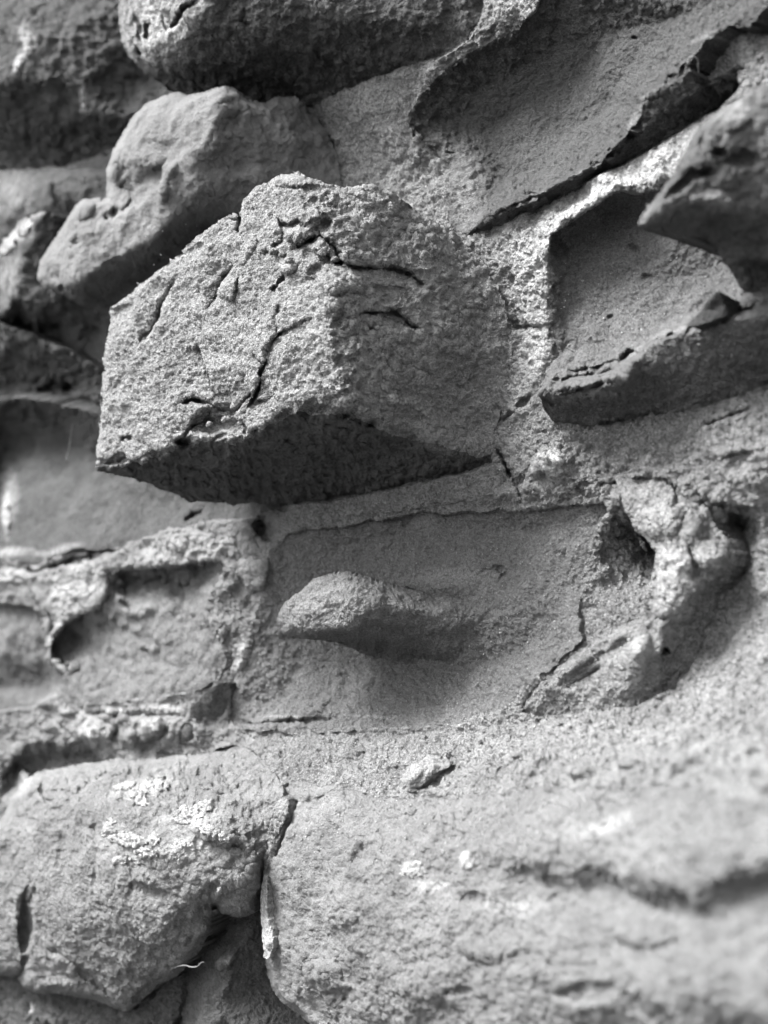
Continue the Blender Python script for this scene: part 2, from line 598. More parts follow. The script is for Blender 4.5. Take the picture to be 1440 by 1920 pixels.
# --- heights of the mortar bed that the stones sit in (traced first: many edges merge into it)
BED_POLY = [(-140, -140, 1.0), (1640, -140, 1.5), (1640, 700, 2.0), (1640, 1200, 3.0), (1640, 1500, 25.5), (1640, 2080, 25.5), (-140, 2080, 4.0), (-140, 1400, 2.0), (-140, 700, 1.0)]
BED_PTS = [(640, 200, 0.2), (700, 250, -0.2), (760, 330, -0.8), (820, 380, -0.6), (660, 330, -1.0), (720, 150, 0.5), (830, 110, 0.9), (900, 60, 1.0), (960, 20, 1.0),
         (900, 455, 0.3), (950, 432, 0.2), (1010, 408, 0.2), (1080, 375, 0.2), (1170, 328, 1.0), (1240, 293, 1.3), (1290, 250, 1.2), (960, 500, 0.7), (1040, 418, 2.2), (1090, 385, 2.4), (1150, 350, 2.4), (1215, 338, 2.2), (1270, 330, 2.0), (1018, 480, 1.8), (1024, 560, 1.2), (1026, 640, 0.7), (1400, 120, 1.5), (980, 560, 0.1), (990, 620, 0.0), (1000, 700, 0.6), (985, 780, 0.6), (1020, 830, 0.8),
         (980, 640, -0.4), (940, 860, 0.6), (1000, 900, 1.2), (1100, 850, 0.6), (1200, 830, 0.4), (1300, 800, 0.6), (1440, 760, 0.8), (1440, 850, 2.2), (1300, 880, 1.6), (1200, 880, 1.4), (1100, 920, 1.2), (1440, 930, 2.0), (1400, 900, 2.4), (1350, 930, 2.0),
         (600, 975, 0.8), (700, 955, 0.9), (800, 940, 1.0), (900, 930, 1.1), (560, 970, 0.6), (500, 985, 0.4), (480, 1050, 0.2), (470, 1120, 0.1), (450, 1200, -0.1), (440, 1260, -0.2), (480, 1000, 0.6),
         (1140, 962, 0.2), (1124, 1010, -0.1), (1112, 1060, 0.2), (1150, 1030, -1.6), (1168, 985, -2.2), (1188, 1005, -4.0), (1214, 1034, -5.0), (1158, 1062, -1.3), (1195, 1062, -2.2), (1170, 1090, -0.9), (1130, 1110, 0.0), (1205, 1115, -0.4), (1150, 1145, 0.9), (1190, 1150, 1.0), (1384, 985, -4.0), (1395, 1005, -2.2), (1375, 1020, -1.5), (1420, 990, -0.5), (1415, 1050, -0.6), (1380, 1110, -0.2), (1350, 1180, -0.1), (1320, 1240, 1.0),
         (1440, 1000, 1.0), (1440, 1100, 1.4), (1440, 1180, 2.0), (1440, 1260, 3.6), (1440, 1340, 8.7), (1440, 1420, 16.3), (1440, 1480, 22.0), (1300, 1290, 2.4), (1300, 1350, 6.9), (1300, 1420, 13.2), (1300, 1490, 19.8), (1150, 1340, 4.0), (1150, 1400, 8.6), (1150, 1480, 15.9),
         (1000, 1350, 3.4), (1000, 1420, 7.7), (1000, 1490, 12.6), (860, 1370, 2.6), (860, 1430, 5.8), (860, 1500, 9.4), (740, 1375, 1.6), (740, 1430, 4.4), (740, 1500, 7.4), (620, 1375, 1.2), (620, 1430, 3.8), (620, 1490, 6.2), (520, 1375, 0.9), (540, 1430, 3.4), (460, 1385, 0.5), (560, 1480, 5.2),
         (100, 1090, 1.4), (40, 1100, 1.6), (150, 1070, 1.2), (250, 1040, 1.0), (350, 1020, 1.0), (420, 1020, 0.9), (60, 1070, 1.6), (110, 1140, 1.8), (150, 1120, 1.4), (430, 1110, 0.9), (420, 1160, 0.7),
         (50, 1340, 1.0), (120, 1340, 1.8), (200, 1335, 2.0), (300, 1330, 2.0), (160, 1375, 2.2), (240, 1385, 2.2), (300, 1370, 2.2), (350, 1340, 1.6), (200, 1408, 1.0), (300, 1410, 1.2), (120, 1395, 1.2), (60, 1390, 1.0), (390, 1370, 1.2), (400, 1385, 0.8),
         (100, 1425, -3.0), (170, 1425, -2.6), (30, 1440, -3.0), (10, 1430, 0.4), (0, 1500, 0.0), (45, 1450, 0.5), (43, 1490, 0.4), (70, 1440, -3.0),
         (300, 1600, 0.0), (300, 1750, 0.0), (700, 1700, 3.0), (1100, 1750, 10.8), (500, 1850, 0.0), (200, 1850, 0.0), (524, 1515, 7.4), (514, 1545, 7.6), (504, 1580, 7.7), (499, 1612, 7.2), (530, 1490, 6.4), (700, 1560, 5.0), (1100, 1560, 13.8), (1400, 1560, 21.7),
         (400, 700, -1.5), (300, 500, -1.5), (400, 100, -1.5), (100, 500, -2.0), (100, 850, -3.0), (1150, 560, -3.0), (1000, 200, -4.0)]
BED_CREASES = [[(560, 984, 0.5), (640, 980, 0.5), (690, 970, 0.5), (730, 960, 0.5), (800, 957, 0.5), (900, 952, 0.5), (1000, 946, 0.5), (1080, 940, 0.5), (1130, 934, 0.5), (1165, 905, 0.5)],
             [(930, 800, 0.4), (960, 770, 0.8), (990, 730, 0.8)], [(980, 930, 1.2), (1000, 890, 1.6), (1030, 850, 1.6)], [(1180, 915, 1.8), (1300, 930, 1.6), (1350, 945, 1.8), (1420, 950, 2.0)]]
BED_POLY = [tuple(map(float, p)) for p in BED_POLY]
_gx, _gy = np.meshgrid(np.arange(-136, 1637, 4.0), np.arange(-136, 2077, 4.0))
BED.update(x0=-136.0, y0=-136.0, st=4.0, h=gauss(heights(BED_POLY, BED_PTS, BED_CREASES, _gx, _gy, 4.0), 1.5))

# --- the big cracked block
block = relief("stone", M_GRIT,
    [(181, 880, 14, F), (184, 855, 14.4, F), (184, 820, 14.5, F), (191, 760, 14.5, F), (194, 690, 14.5, F), (200, 635, 14.5, F),
     (207, 573, 14.2, F), (240, 556, 14, F), (281, 520, 14, F), (330, 480, 14, F), (375, 440, 13.8, F), (420, 410, 13.6, F),
     (446, 401, 13.4, F), (451, 408, 13.2, F), (455, 374, 13.2, F), (480, 350, 13, F), (518, 331, 12.6, F), (560, 325, 12.2, F),
     (600, 340, 11.5, F), (640, 351, 10.6, F), (700, 348, 8.8, F), (740, 362, 7.2, F), (780, 396, 5.2, F), (815, 415, 3.6, F),
     (850, 436, 2.0, F), (868, 455, 1.0), (905, 490, (0.1,)), (935, 540, (0.05,)), (952, 600, (0.05,)), (960, 660, (0.05,)), (950, 720, (0,)),
     (937, 780, (0,)), (922, 830, (-0.1,)), (932, 872, -0.4), (880, 886, -0.6), (820, 900, -0.8), (740, 918, -1.0), (660, 935, -1.2),
     (600, 948, -1.2), (540, 946, -0.5, F), (480, 943, 0.6, F), (400, 943, 3.0, F), (350, 935, 5.5, F), (300, 916, 8.6, F), (268, 900, 10.4, F), (222, 890, 12.6, F)],
    pts=[(300, 680, 14.4), (400, 560, 14.2), (480, 700, 14.2), (520, 480, 13.9), (260, 620, 14.4),
         (720, 470, 9.4), (760, 560, 8.4), (800, 650, 6.8), (720, 640, 10.2), (800, 480, 6.2), (860, 560, 3.6), (880, 660, 2.6), (850, 740, 3.3),
         (900, 600, 1.4), (915, 700, 0.7), (890, 800, 1.0), (660, 440, 11.8), (780, 760, 6.4),
         (420, 890, 8.6), (560, 860, 7.0), (700, 860, 3.9), (800, 870, 1.5), (320, 880, 11.4), (560, 910, 2.6)],
    creases=[[(186, 868, 14.4), (260, 859, 14.4), (303, 848, 14.3), (347, 823, 14.2), (400, 822, 13.4), (440, 826, 13.2), (475, 806, 13.9), (507, 787, 14), (560, 767, 14),
              (627, 769, 13.4), (693, 786, 10.5), (727, 805, 8.6), (793, 822, 5.2), (843, 832, 3.2), (893, 846, 1.2)],
             [(580, 365, 13.2), (602, 425, 13.8), (594, 490, 14.3), (630, 555, 14.1), (618, 620, 14.6), (644, 680, 14.2), (632, 720, 14.5), (654, 748, 13.9)]],
    blur=4,
    noise=[(0.34, 5.0, 'fbm', 3), (0.22, 2.6, 'terrace', 3, (1.0, 1.0, 1.7)), (0.10, 0.9, 'terrace', 2, (1.0, 1.0, 1.5)), (0.16, 1.4, 'fbm', 3), (0.13, 0.5, 'fbm', 3), (0.11, 0.22, 'fbm', 2)],
    grooves=[
        ([(592, 594), (560, 607), (530, 620), (503, 650), (497, 683), (486, 699), (488, 722), (480, 738), (470, 757), (453, 778)], 2.8, 1.5, -0.6, 40), ([(497, 690), (478, 672), (470, 650)], 2.2, 0.6), ([(520, 628), (512, 600), (524, 570)], 2.0, 0.5, 0.4, 20), ([(470, 757), (500, 752), (520, 738)], 2.2, 0.5),
        ([(335, 762), (360, 748), (393, 757), (417, 768), (440, 775), (455, 765)], 5.52, 1.50),
        ([(393, 760), (396, 780), (362, 800), (333, 832)], 3.82, 0.90),
        ([(440, 775), (455, 755), (470, 740)], 3.40, 1.20),
        ([(332, 520), (318, 548), (306, 570), (295, 605), (275, 628), (254, 645)], 4.2, 1.0, 0.8, 35),
        ([(442, 497), (416, 525), (406, 555), (390, 582)], 3.8, 0.9, 0.8, 30),
        ([(446, 520), (443, 545), (438, 566)], 4.0, 0.9, -0.6, 30),
        ([(450, 398), (448, 420), (444, 440)], 4.25, 1.20),
        ([(515, 400), (525, 418), (540, 425), (560, 414), (575, 430)], 5.10, 0.90),
        ([(490, 482), (515, 465), (530, 440), (525, 415)], 5.10, 0.75),
        ([(545, 470), (577, 452), (600, 440), (626, 460), (636, 482), (645, 500)], 6.5, 1.2, 0.8, 40),
        ([(600, 470), (627, 489), (667, 499), (703, 503), (747, 503), (777, 518), (800, 538)], 4.5, 0.8, 0.7, 40),
        ([(655, 590), (687, 586), (743, 586), (773, 612), (800, 614)], 4.0, 0.6, 0.6, 34),
        ([(690, 620), (712, 612)], 4.25, 0.68),
        ([(510, 548), (522, 530), (535, 520)], 4.25, 0.75),
        ([(225, 826), (237, 820), (248, 824)], 3.82, 0.68),
        ([(366, 632), (385, 680), (402, 742)], 2.4, 0.35, 0.5, 40),
        ([(292, 664), (310, 660)], 2.12, 0.30),
        ([(370, 590), (376, 603)], 3.40, 0.45),
        ([(330, 900), (420, 880), (520, 890), (620, 850), (760, 852)], 2.12, 0.22),
        ([(420, 920), (560, 895), (700, 885)], 2.12, 0.22),
        ([(560, 800), (620, 795), (690, 815)], 1.87, 0.19),
    ],
    blobs=chips([(190, 868), (260, 859), (347, 823), (400, 822), (475, 806), (507, 787), (560, 767), (627, 769), (693, 786), (793, 822)], 26, 9, 0.5, (9, 24)) + chips([(580, 365), (602, 425), (594, 490), (630, 555), (644, 680), (650, 748)], 14, 12, 0.35, (14, 34)) + chips([(207, 575), (281, 522), (375, 442), (450, 405)], 12, 15, 0.5, (6, 14)) + [(395, 790, 40, 26, -20, -1.3), (440, 800, 30, 16, 20, -0.9), (345, 830, 16, 12, 0, -0.8), (690, 790, 30, 12, 15, -0.6), (290, 852, 18, 9, 0, -0.6), (232, 862, 14, 7, 0, -0.5), (760, 815, 24, 9, 15, -0.5), (225, 590, 30, 16, -30, -0.5), (350, 480, 40, 14, -35, -0.5), (560, 340, 50, 12, 0, 0.5), (550, 443, 17, 14, -20, 0.6), (512, 470, 9, 6, 0, 0.6), (528, 476, 7, 5, 0, 0.5), (540, 487, 10, 6, 10, 0.5), (595, 480, 30, 14, 10, -0.5),
           (538, 500, 20, 15, 0, 0.6), (410, 800, 34, 22, -10, -0.8), (640, 530, 50, 20, 5, 0.5), (440, 790, 20, 12, 30, -0.5),
           (435, 815, 25, 10, -10, 0.4), (465, 470, 30, 12, -60, 0.4), (715, 528, 60, 14, 8, 0.35), (760, 630, 40, 14, 0, 0.3), (420, 700, 40, 40, 0, 0.4)],
    tones=[(745, 748, 26, 6, 8, 0.7), (790, 768, 26, 6, 32, 0.8), (680, 770, 40, 10, 12, 0.35), (780, 800, 60, 14, 15, 0.3), (430, 812, 45, 14, -5, 0.25), (815, 838, 30, 10, 10, 0.2)],
    roll=(9, 0.8), rough=(5, 26), back=-4, jag=8, taper=0.3, second=[(M_WORN, lambda X, Y: X > 665 + 0.1 * (Y - 560), 45), (M_BED_SHADE, lambda X, Y: Y > 7 + np.interp(X, [186, 260, 303, 347, 400, 440, 475, 507, 560, 627, 693, 727, 793, 843, 893], [868, 859, 848, 823, 822, 826, 806, 787, 767, 769, 786, 805, 822, 832, 846]), 7)], parent=wall, label="large cracked sandstone block jutting out at the centre of the wall")

# --- the smooth lumpy stone behind it
lumpy = relief("stone", M_SMOOTH,
    [(70, 522, 11, F), (75, 490, 11.4, F), (95, 460, 11.6, F), (120, 421, 11.6, F), (140, 387, 11.6, F), (158, 373, 11.6, F), (192, 376, 11.6, F), (201, 370, 11.8, F),
     (200, 326, 12, F), (209, 286, 12, F), (232, 246, 11.8, F), (245, 222, 11.6, F), (270, 196, 11.4, F), (310, 179, 11, F), (350, 180, 10.6, F),
     (390, 169, 10, F), (420, 160, 9.4, F), (446, 168, 8.2, F), (470, 186, 7, F), (500, 191, 5.6, F), (520, 181, 4.4, F), (550, 183, 2.8), (568, 198, 1.4),
     (592, 218, (0.3,)), (615, 252, (0.2,)), (634, 300, (0.2,)), (640, 350, (0.2,)), (600, 420, 0), (500, 460, 1.5), (420, 500, 2), (330, 560, 2.5), (240, 600, 3),
     (205, 592, 4.5, F), (180, 585, 6, F), (150, 572, 8, F), (122, 556, 9.6, F), (100, 545, 10.6, F), (82, 541, 11, F)],
    pts=[(250, 290, 12.6), (300, 240, 12.2), (330, 330, 11.8), (160, 440, 12.2), (240, 410, 11.9), (110, 500, 12.2), (350, 280, 12.0),
         (470, 260, 8.0), (540, 260, 4.4), (500, 350, 6.2), (580, 320, 2.0), (430, 340, 9.0), (590, 260, 1.4), (440, 210, 9.4), (380, 200, 11.2), (480, 210, 7.0),
         (215, 350, 10.9), (300, 500, 5), (230, 540, 5.6), (390, 440, 4), (180, 555, 7.6)],
    creases=[[(104, 541, 11.3), (125, 538, 11.7), (160, 525, 11.8), (185, 500, 11.8), (235, 478, 11.6), (285, 452, 11.4), (330, 410, 11.0), (357, 388, 10.4), (400, 385, 8.8), (445, 398, 6.6)],
             [(418, 180, 10.2), (405, 225, 11.4), (390, 265, 11.9), (362, 305, 11.9), (372, 345, 11.2)]],
    blur=5, jag=4, taper=0.2, noise=[(0.5, 4.5, 'fbm', 2), (0.15, 2.2, 'ridge', 2), (0.14, 1.2, 'fbm', 3), (0.05, 0.3, 'fbm', 2)],
    grooves=[([(222, 345), (235, 360), (250, 350)], 16, 0.35), ([(285, 322), (305, 316)], 9, 0.5), ([(200, 372), (215, 395), (200, 418)], 12, 0.4),
             ([(162, 425), (145, 455), (135, 475)], 9, 0.4), ([(205, 400), (230, 398), (260, 370)], 10, 0.6), ([(330, 300), (310, 350), (300, 380)], 14, -0.5),
             ([(215, 300), (240, 330)], 10, 0.3), ([(130, 450), (175, 430)], 8, -0.4), ([(400, 395), (300, 440)], 6, 0.2)],
    blobs=[(117, 540, 8, 7, 0, -1.0), (201, 409, 5, 4, 0, -0.4), (238, 358, 16, 14, 0, -0.3), (430, 230, 30, 20, -30, -0.5), 
           (480, 330, 40, 24, 0, 0.5), (280, 300, 40, 26, -40, 0.4), (160, 395, 24, 14, -40, 0.5), (135, 485, 10, 7, 0, -0.15)],
    tones=[(x, y, rx, ry, r, a) for x, y, rx, ry, r, a in ((250, 520, 110, 34, -28, -0.6), (380, 430, 80, 26, -20, -0.6), (170, 560, 50, 16, 20, -0.4),  # shade painted along the underside
           (540, 270, 70, 60, 0, -0.35), (430, 230, 26, 18, -30, -0.35), (238, 352, 18, 12, 0, -0.3))],  # right side and dents painted darker as shade
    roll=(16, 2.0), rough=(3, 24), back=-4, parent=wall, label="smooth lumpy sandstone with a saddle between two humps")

# --- the big dark stone at the top
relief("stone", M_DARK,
    [(224, -60, 11.5, F), (222, 0, 11.5, F), (223, 45, 11.4, F), (229, 80, 11, F), (245, 110, 10.2, F), (275, 140, 8.8, F), (312, 165, 6.8, F), (350, 185, 5),
     (420, 196, 3), (500, 205, 1), (560, 198, -0.3), (592, 196, -0.5), (640, 179, -0.5), (700, 152, -0.5), (760, 129, -0.5), (830, 110, -0.5), (880, 76, -0.5),
     (905, 40, -0.5), (915, -60, -0.5)],
    pts=[(300, 20, 12.2), (290, 90, 11.4), (340, 120, 9.8), (420, 130, 7.2), (480, 60, 9), (560, 100, 5), (650, 50, 5.2), (760, 40, 3.2), (700, 100, 2.2), (600, 20, 7), (850, 20, 1)],
    creases=[[(395, -60, 12.4), (388, 0, 12.4), (370, 40, 12.0), (335, 70, 11.6), (305, 100, 11.0), (285, 128, 9.8)]],
    blur=9, noise=[(0.4, 5, 'fbm', 3), (0.3, 2.6, 'terrace', 3), (0.24, 1.6, 'fbm', 4), (0.12, 0.5, 'fbm', 3), (0.06, 0.25, 'fbm', 2)],
    grooves=[([(372, 0), (345, 18), (330, 45), (318, 55)], 5, 1.2), ([(280, 40), (272, 75)], 5, 0.9), ([(250, 20), (262, 50), (258, 80)], 6, 0.6), ([(300, 20), (315, 60)], 5, 0.7),
             ([(240, 60), (270, 110)], 5, 0.5), ([(460, 10), (455, 40), (480, 60)], 6, 0.5), ([(590, 85), (605, 120), (620, 125)], 6, 0.5)],
    blobs=[(605, 122, 12, 9, 0, 0.5), (690, 85, 14, 9, 0, 0.4)],
    tones=[(745, 85, 40, 10, -30, 0.15), (378, 5, 10, 14, 0, 0.6), (290, 50, 75, 75, 0, 0.75), (560, 140, 140, 40, -5, -0.4)],  # left end painted paler as lit, underside darker as shade
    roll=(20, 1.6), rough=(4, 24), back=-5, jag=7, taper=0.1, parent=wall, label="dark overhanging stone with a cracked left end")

# --- far stones at the left
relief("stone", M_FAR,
    [(-70, -60, 8), (330, -60, -1.5), (330, 40, -2), (330, 150, -2), (320, 200, -0.8), (230, 265, -1.5), (180, 300, -2), (110, 318, -2), (0, 325, -2), (-70, 325, -2)],
    pts=[(20, 60, 8.4), (120, 60, 6.6), (200, 100, 3.8), (280, 60, 0.2), (260, 160, 0), (30, 220, 3.4), (100, 240, 2.0), (170, 240, 0.8)],
    creases=[[(-70, 165, 7.4), (-10, 160, 7.6), (35, 145, 7.8), (62, 100, 7.6), (95, 145, 6.6), (150, 160, 5.0), (180, 205, 3.6), (215, 225, 2.4)]],
    blur=7, step=3, noise=[(0.6, 6, 'fbm', 3), (0.35, 2, 'billow', 3), (0.15, 0.7, 'fbm', 2)],
    tones=[(50, 75, 14, 30, -10, 0.9), (35, 110, 10, 22, 25, 0.7), (155, 165, 5, 26, 0, 0.5), (155, 200, 7, 8, 0, 0.9), (80, 250, 120, 50, 0, -0.5)],  # pale crust; the last mark paints the underside's shade
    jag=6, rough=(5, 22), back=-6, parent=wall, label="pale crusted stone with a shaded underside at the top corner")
relief("stone", M_FAR,
    [(-70, 325, 1), (40, 318, 2.4), (120, 316, 2.2), (205, 316, 0.5), (215, 400, 0), (160, 420, 0), (110, 440, 0), (60, 470, 0), (-10, 500, 0), (-70, 520, 0)],
    pts=[(10, 380, 3.2), (60, 350, 3.0), (70, 400, 2.6), (130, 370, 2.4)],
    creases=[[(92, 330, 3.2), (92, 365, 3.2), (105, 398, 2.6)]], grooves=[([(92, 335), (90, 360), (105, 395)], 8, -0.5)],
    blur=7, step=3, noise=[(0.4, 4, 'fbm', 3), (0.2, 1.4, 'fbm', 3)], tones=[(20, 380, 36, 60, 20, 0.35)],
    jag=6, rough=(5, 22), back=-5, parent=wall, label="pale squared stone under the shaded overhang")
relief("stone", M_FAR,
    [(-70, 540, 6), (-10, 470, 7), (28, 430, 7.6, F), (52, 408, 8, F), (80, 393, 8, F), (106, 402, 6.8, F), (130, 412, 5), (165, 430, 3), (205, 520, 0.5), (205, 590, 0), (196, 690, -0.5), (150, 665, -0.5),
     (90, 632, -0.5), (40, 612, -0.5), (-10, 604, 0), (-70, 640, 0)],
    pts=[(15, 500, 7), (90, 470, 6.6), (100, 530, 5.2), (140, 500, 4), (60, 600, 4), (140, 600, 2), (90, 585, 4.0)],
    creases=[[(80, 398, 8.2), (58, 440, 8.2), (46, 470, 7.9), (32, 530, 7.4), (10, 590, 6.4), (-30, 640, 5)], [(32, 560, 6.8), (60, 565, 6.2), (80, 575, 5.4), (100, 570, 4.8)]],
    blur=4, step=3, noise=[(0.35, 4, 'fbm', 3), (0.22, 1.2, 'fbm', 3)],
    tones=[(45, 430, 22, 20, -40, 1.0), (10, 450, 30, 20, -40, 0.9), (70, 400, 12, 8, 0, 0.8), (15, 520, 24, 60, 10, 0.4), (100, 480, 30, 60, 10, -0.3)],  # lichen, then a painted lit left face and shaded right face
    jag=6, rough=(5, 22), back=-5, parent=wall, label="angular pointed stone with a pale lichened edge")
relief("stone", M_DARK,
    [(-70, 600, 4), (0, 604, 4.2), (40, 618, 4), (90, 636, 3.4), (150, 668, 2.2), (215, 695, 0.6), (225, 780, -2), (180, 770, -2), (140, 762, -2), (75, 752, -2), (40, 745, -2), (-70, 750, -2)],
    pts=[(0, 660, 2.0), (80, 690, -0.6), (150, 710, -1.4), (20, 720, -2.0), (90, 730, -3.0)],
    blur=6, step=3, noise=[(0.7, 4, 'fbm', 3), (0.45, 1.5, 'ridge', 3)], grooves=[([(95, 700), (70, 730), (60, 748)], 6, -0.8), ([(120, 720), (150, 738)], 14, 1.5)],
    tones=[(90, 700, 120, 60, 15, -0.4)],  # shade painted over the whole underside
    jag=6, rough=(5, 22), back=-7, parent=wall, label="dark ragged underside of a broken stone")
relief("stone", M_FAR,
    [(-70, 752, 3.2), (0, 752, 3.2), (40, 746, 3.0), (90, 754, 2.6), (160, 768, 1.8), (210, 790, 1.0), (320, 860, -1), (560, 930, -1.2), (540, 955, -0.6), (470, 975, 0), (380, 985, 0.3), (300, 1005, 0.6), (235, 1030, 0.7),
     (180, 1030, 1.0), (140, 1028, 1.3), (100, 1040, 1.5), (75, 1058, 1.7), (0, 1050, 1.9), (-70, 1048, 1.9)],
    pts=[(20, 785, -2.0), (100, 795, -2.6), (20, 820, -3.6), (100, 830, -3.6), (60, 860, -3.0), (170, 850, -3.0), (0, 900, -1.4), (160, 900, -2.0), (60, 935, -1.0), (200, 950, -0.6), (100, 990, 0.1), (330, 940, -1.2), (10, 1000, 0.5), (260, 985, -0.2), (430, 955, -0.9)],
    blur=8, step=3, noise=[(0.4, 5, 'fbm', 3), (0.18, 1.4, 'fbm', 3)],
    grooves=[([(12, 940), (18, 975), (8, 1010)], 6, -0.6), ([(390, 955), (360, 968), (345, 975)], 6, 1.0)],
    tones=[(12, 965, 8, 40, 0, 0.9), (20, 930, 14, 50, 0, 0.5), (10, 1035, 60, 10, 0, 0.5), (110, 1030, 40, 8, -15, 0.5), (90, 830, 130, 50, 0, -0.35)],  # last mark paints the shade below the overhang
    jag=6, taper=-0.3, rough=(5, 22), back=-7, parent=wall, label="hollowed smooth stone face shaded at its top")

# --- the large hollow stone at the upper right
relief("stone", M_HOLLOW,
    [(768, 232, 0.6), (765, 214, 0.8), (790, 180, 0.9), (838, 130, 1.0), (862, 112, 1.0), (900, 90, 1.0), (958, 62, 1.0), (1000, 20, 1.0), (1035, -60, 1.0), (1500, -60, 3), (1460, 0, 3.2, F), (1428, 20, 3.6, F), (1405, 48, 3.4, F), (1385, 52, 3.2, F),
     (1370, 45, 3.2, F), (1345, 60, 3.4, F), (1318, 82, 3.5, F), (1298, 108, 3.6, F), (1290, 125, 3.6, F), (1310, 170, 2.8), (1385, 120, 1.6), (1392, 165, 0.2), (1345, 210, -0.3), (1318, 222, -0.3), (1272, 254, -0.3), (1225, 282, -0.3), (1170, 312, -0.3), (1115, 336, -0.3), (1070, 362, -0.3), (1010, 396, -0.3), (950, 419, -0.3),
     (900, 436, -0.3), (878, 441, 0), (858, 436, (0.2,)), (838, 408, (0.3,)), (846, 345, (0.3,)), (842, 306, (0.2,)), (812, 284, (0.1,)), (786, 268, (0,))],
    pts=[(812, 228, -1.2), (836, 172, -0.6), (880, 130, -0.6), (930, 106, -0.7), (1000, 70, -0.8), (1050, 20, -0.8), (860, 220, -2.6), (900, 170, -2.4), (960, 140, -2.4), (1040, 90, -2.2), (920, 240, -3.6), (990, 190, -3.6), (1060, 240, -3.4), (1080, 140, -3.0), (1140, 60, -2.2),
         (1140, 180, -2.4), (940, 330, -2.6), (1000, 320, -2.0), (900, 405, -0.2), (1180, 120, -1.4), (1100, 270, -1.2), (1240, 60, 0.2), (1300, 20, 1.4), (862, 272, -1.8), (830, 262, -0.9), (880, 330, -1.3), (880, 400, -0.7),
         (1240, 215, 2.0), (1200, 255, 1.6), (1330, 140, 2.0)],
    creases=[[(872, 439, 0.6), (900, 421, 1.1), (940, 395, 1.5), (1000, 372, 1.8), (1030, 356, 1.9), (1080, 331, 2.1), (1130, 301, 2.3), (1170, 262, 2.6), (1204, 222, 2.8), (1210, 190, 2.9), (1240, 166, 3.2), (1278, 142, 3.7), (1288, 124, 3.6)]],
    blur=2.2, noise=[(0.30, 6, 'fbm', 2), (0.22, 1.6, 'fbm', 3), (0.14, 0.5, 'fbm', 3), (0.07, 0.22, 'fbm', 2)],
    grooves=[([(868, 437), (900, 416), (940, 391), (1000, 368), (1080, 327), (1130, 297), (1168, 258), (1202, 218), (1208, 186), (1240, 162), (1280, 136)], 3.5, -0.35), ([(835, 285), (855, 288)], 5, 0.7)],
    blobs=chips([(900, 421), (940, 395), (1030, 356), (1130, 301), (1170, 262), (1204, 222), (1240, 166), (1288, 124)], 26, 3, 0.45, (9, 20)) + [(1190, 70, 6, 5, 0, -0.6), (1100, 190, 60, 30, -40, 0.3), (1000, 260, 60, 30, -30, -0.3)],
    tones=[(868, 360, 40, 80, 0, 0.6), (830, 290, 30, 30, 0, 0.3), (1000, 370, 40, 4, -24, 0.4), (1100, 318, 60, 4, -28, 0.4), (1190, 225, 10, 34, 30, 0.4), (1230, 172, 30, 4, -30, 0.4), (1330, 66, 40, 5, -25, 0.4), (1400, 90, 10, 40, 10, 0.45)],
    jag=7, taper=-0.3, rough=(2.2, 16), back=-8, parent=wall, label="large hollowed stone with a thin overhanging rim")

# --- the near stone at the right edge
relief("stone", M_NEAR,
    [(1520, 90, 10.5, F), (1470, 118, 10.9, F), (1432, 162, 11.5, F), (1385, 188, 11.9, F), (1333, 218, 12.3, F), (1302, 248, 12.5, F), (1281, 290, 12.7, F), (1264, 322, 12.9, F), (1232, 368, 13.3, F), (1202, 402, 13.5, F), (1195, 424, 13.3, F), (1208, 433, 12.7, F),
     (1290, 440, 10.0, F), (1328, 450, 7.9, F), (1348, 480, 5.4, F), (1378, 520, 2.8, F), (1393, 556, 0.9), (1410, 575, -0.5), (1520, 590, -0.5)],
    pts=[(1330, 290, 12.4), (1420, 240, 11.7), (1290, 360, 12.7), (1400, 330, 10.9), (1480, 300, 10.9), (1360, 430, 8.2), (1430, 450, 6.6), (1480, 520, 3.5), (1420, 520, 3.1)],
    creases=[[(1200, 412, 13.5), (1260, 398, 12.5), (1330, 392, 11.1), (1400, 398, 9.9), (1520, 380, 9.5)], [(1350, 488, 6.0), (1400, 490, 6.0), (1520, 470, 6.6)]],
    blur=9, step=3, noise=[(0.5, 4, 'fbm', 2), (0.32, 1.6, 'fbm', 3), (0.15, 0.7, 'billow', 2)],
    grooves=[([(1225, 395), (1275, 345), (1300, 330), (1350, 320)], 8, 0.9), ([(1310, 270), (1325, 240)], 8, 0.5), ([(1230, 380), (1265, 365)], 7, -0.4), ([(1360, 500), (1400, 480)], 8, -0.5)],
    blobs=[(1350, 285, 14, 8, 0, -0.8), (1400, 300, 40, 18, 0, -0.6), (1340, 375, 50, 18, 5, 0.6), (1380, 230, 30, 14, -20, 0.5)],
    tones=[(1340, 375, 50, 16, 5, 0.25), (1330, 430, 120, 30, 4, -0.5), (1420, 500, 70, 50, 0, -0.4), (1400, 300, 70, 16, 0, -0.4), (1390, 205, 60, 14, -25, 0.3)],  # painted light on the top, painted shade underneath and in the dent
    roll=(18, 1.6), taper=0.3, rough=(2, 20), back=-5, parent=wall, label="rounded stone jutting out close at the edge")

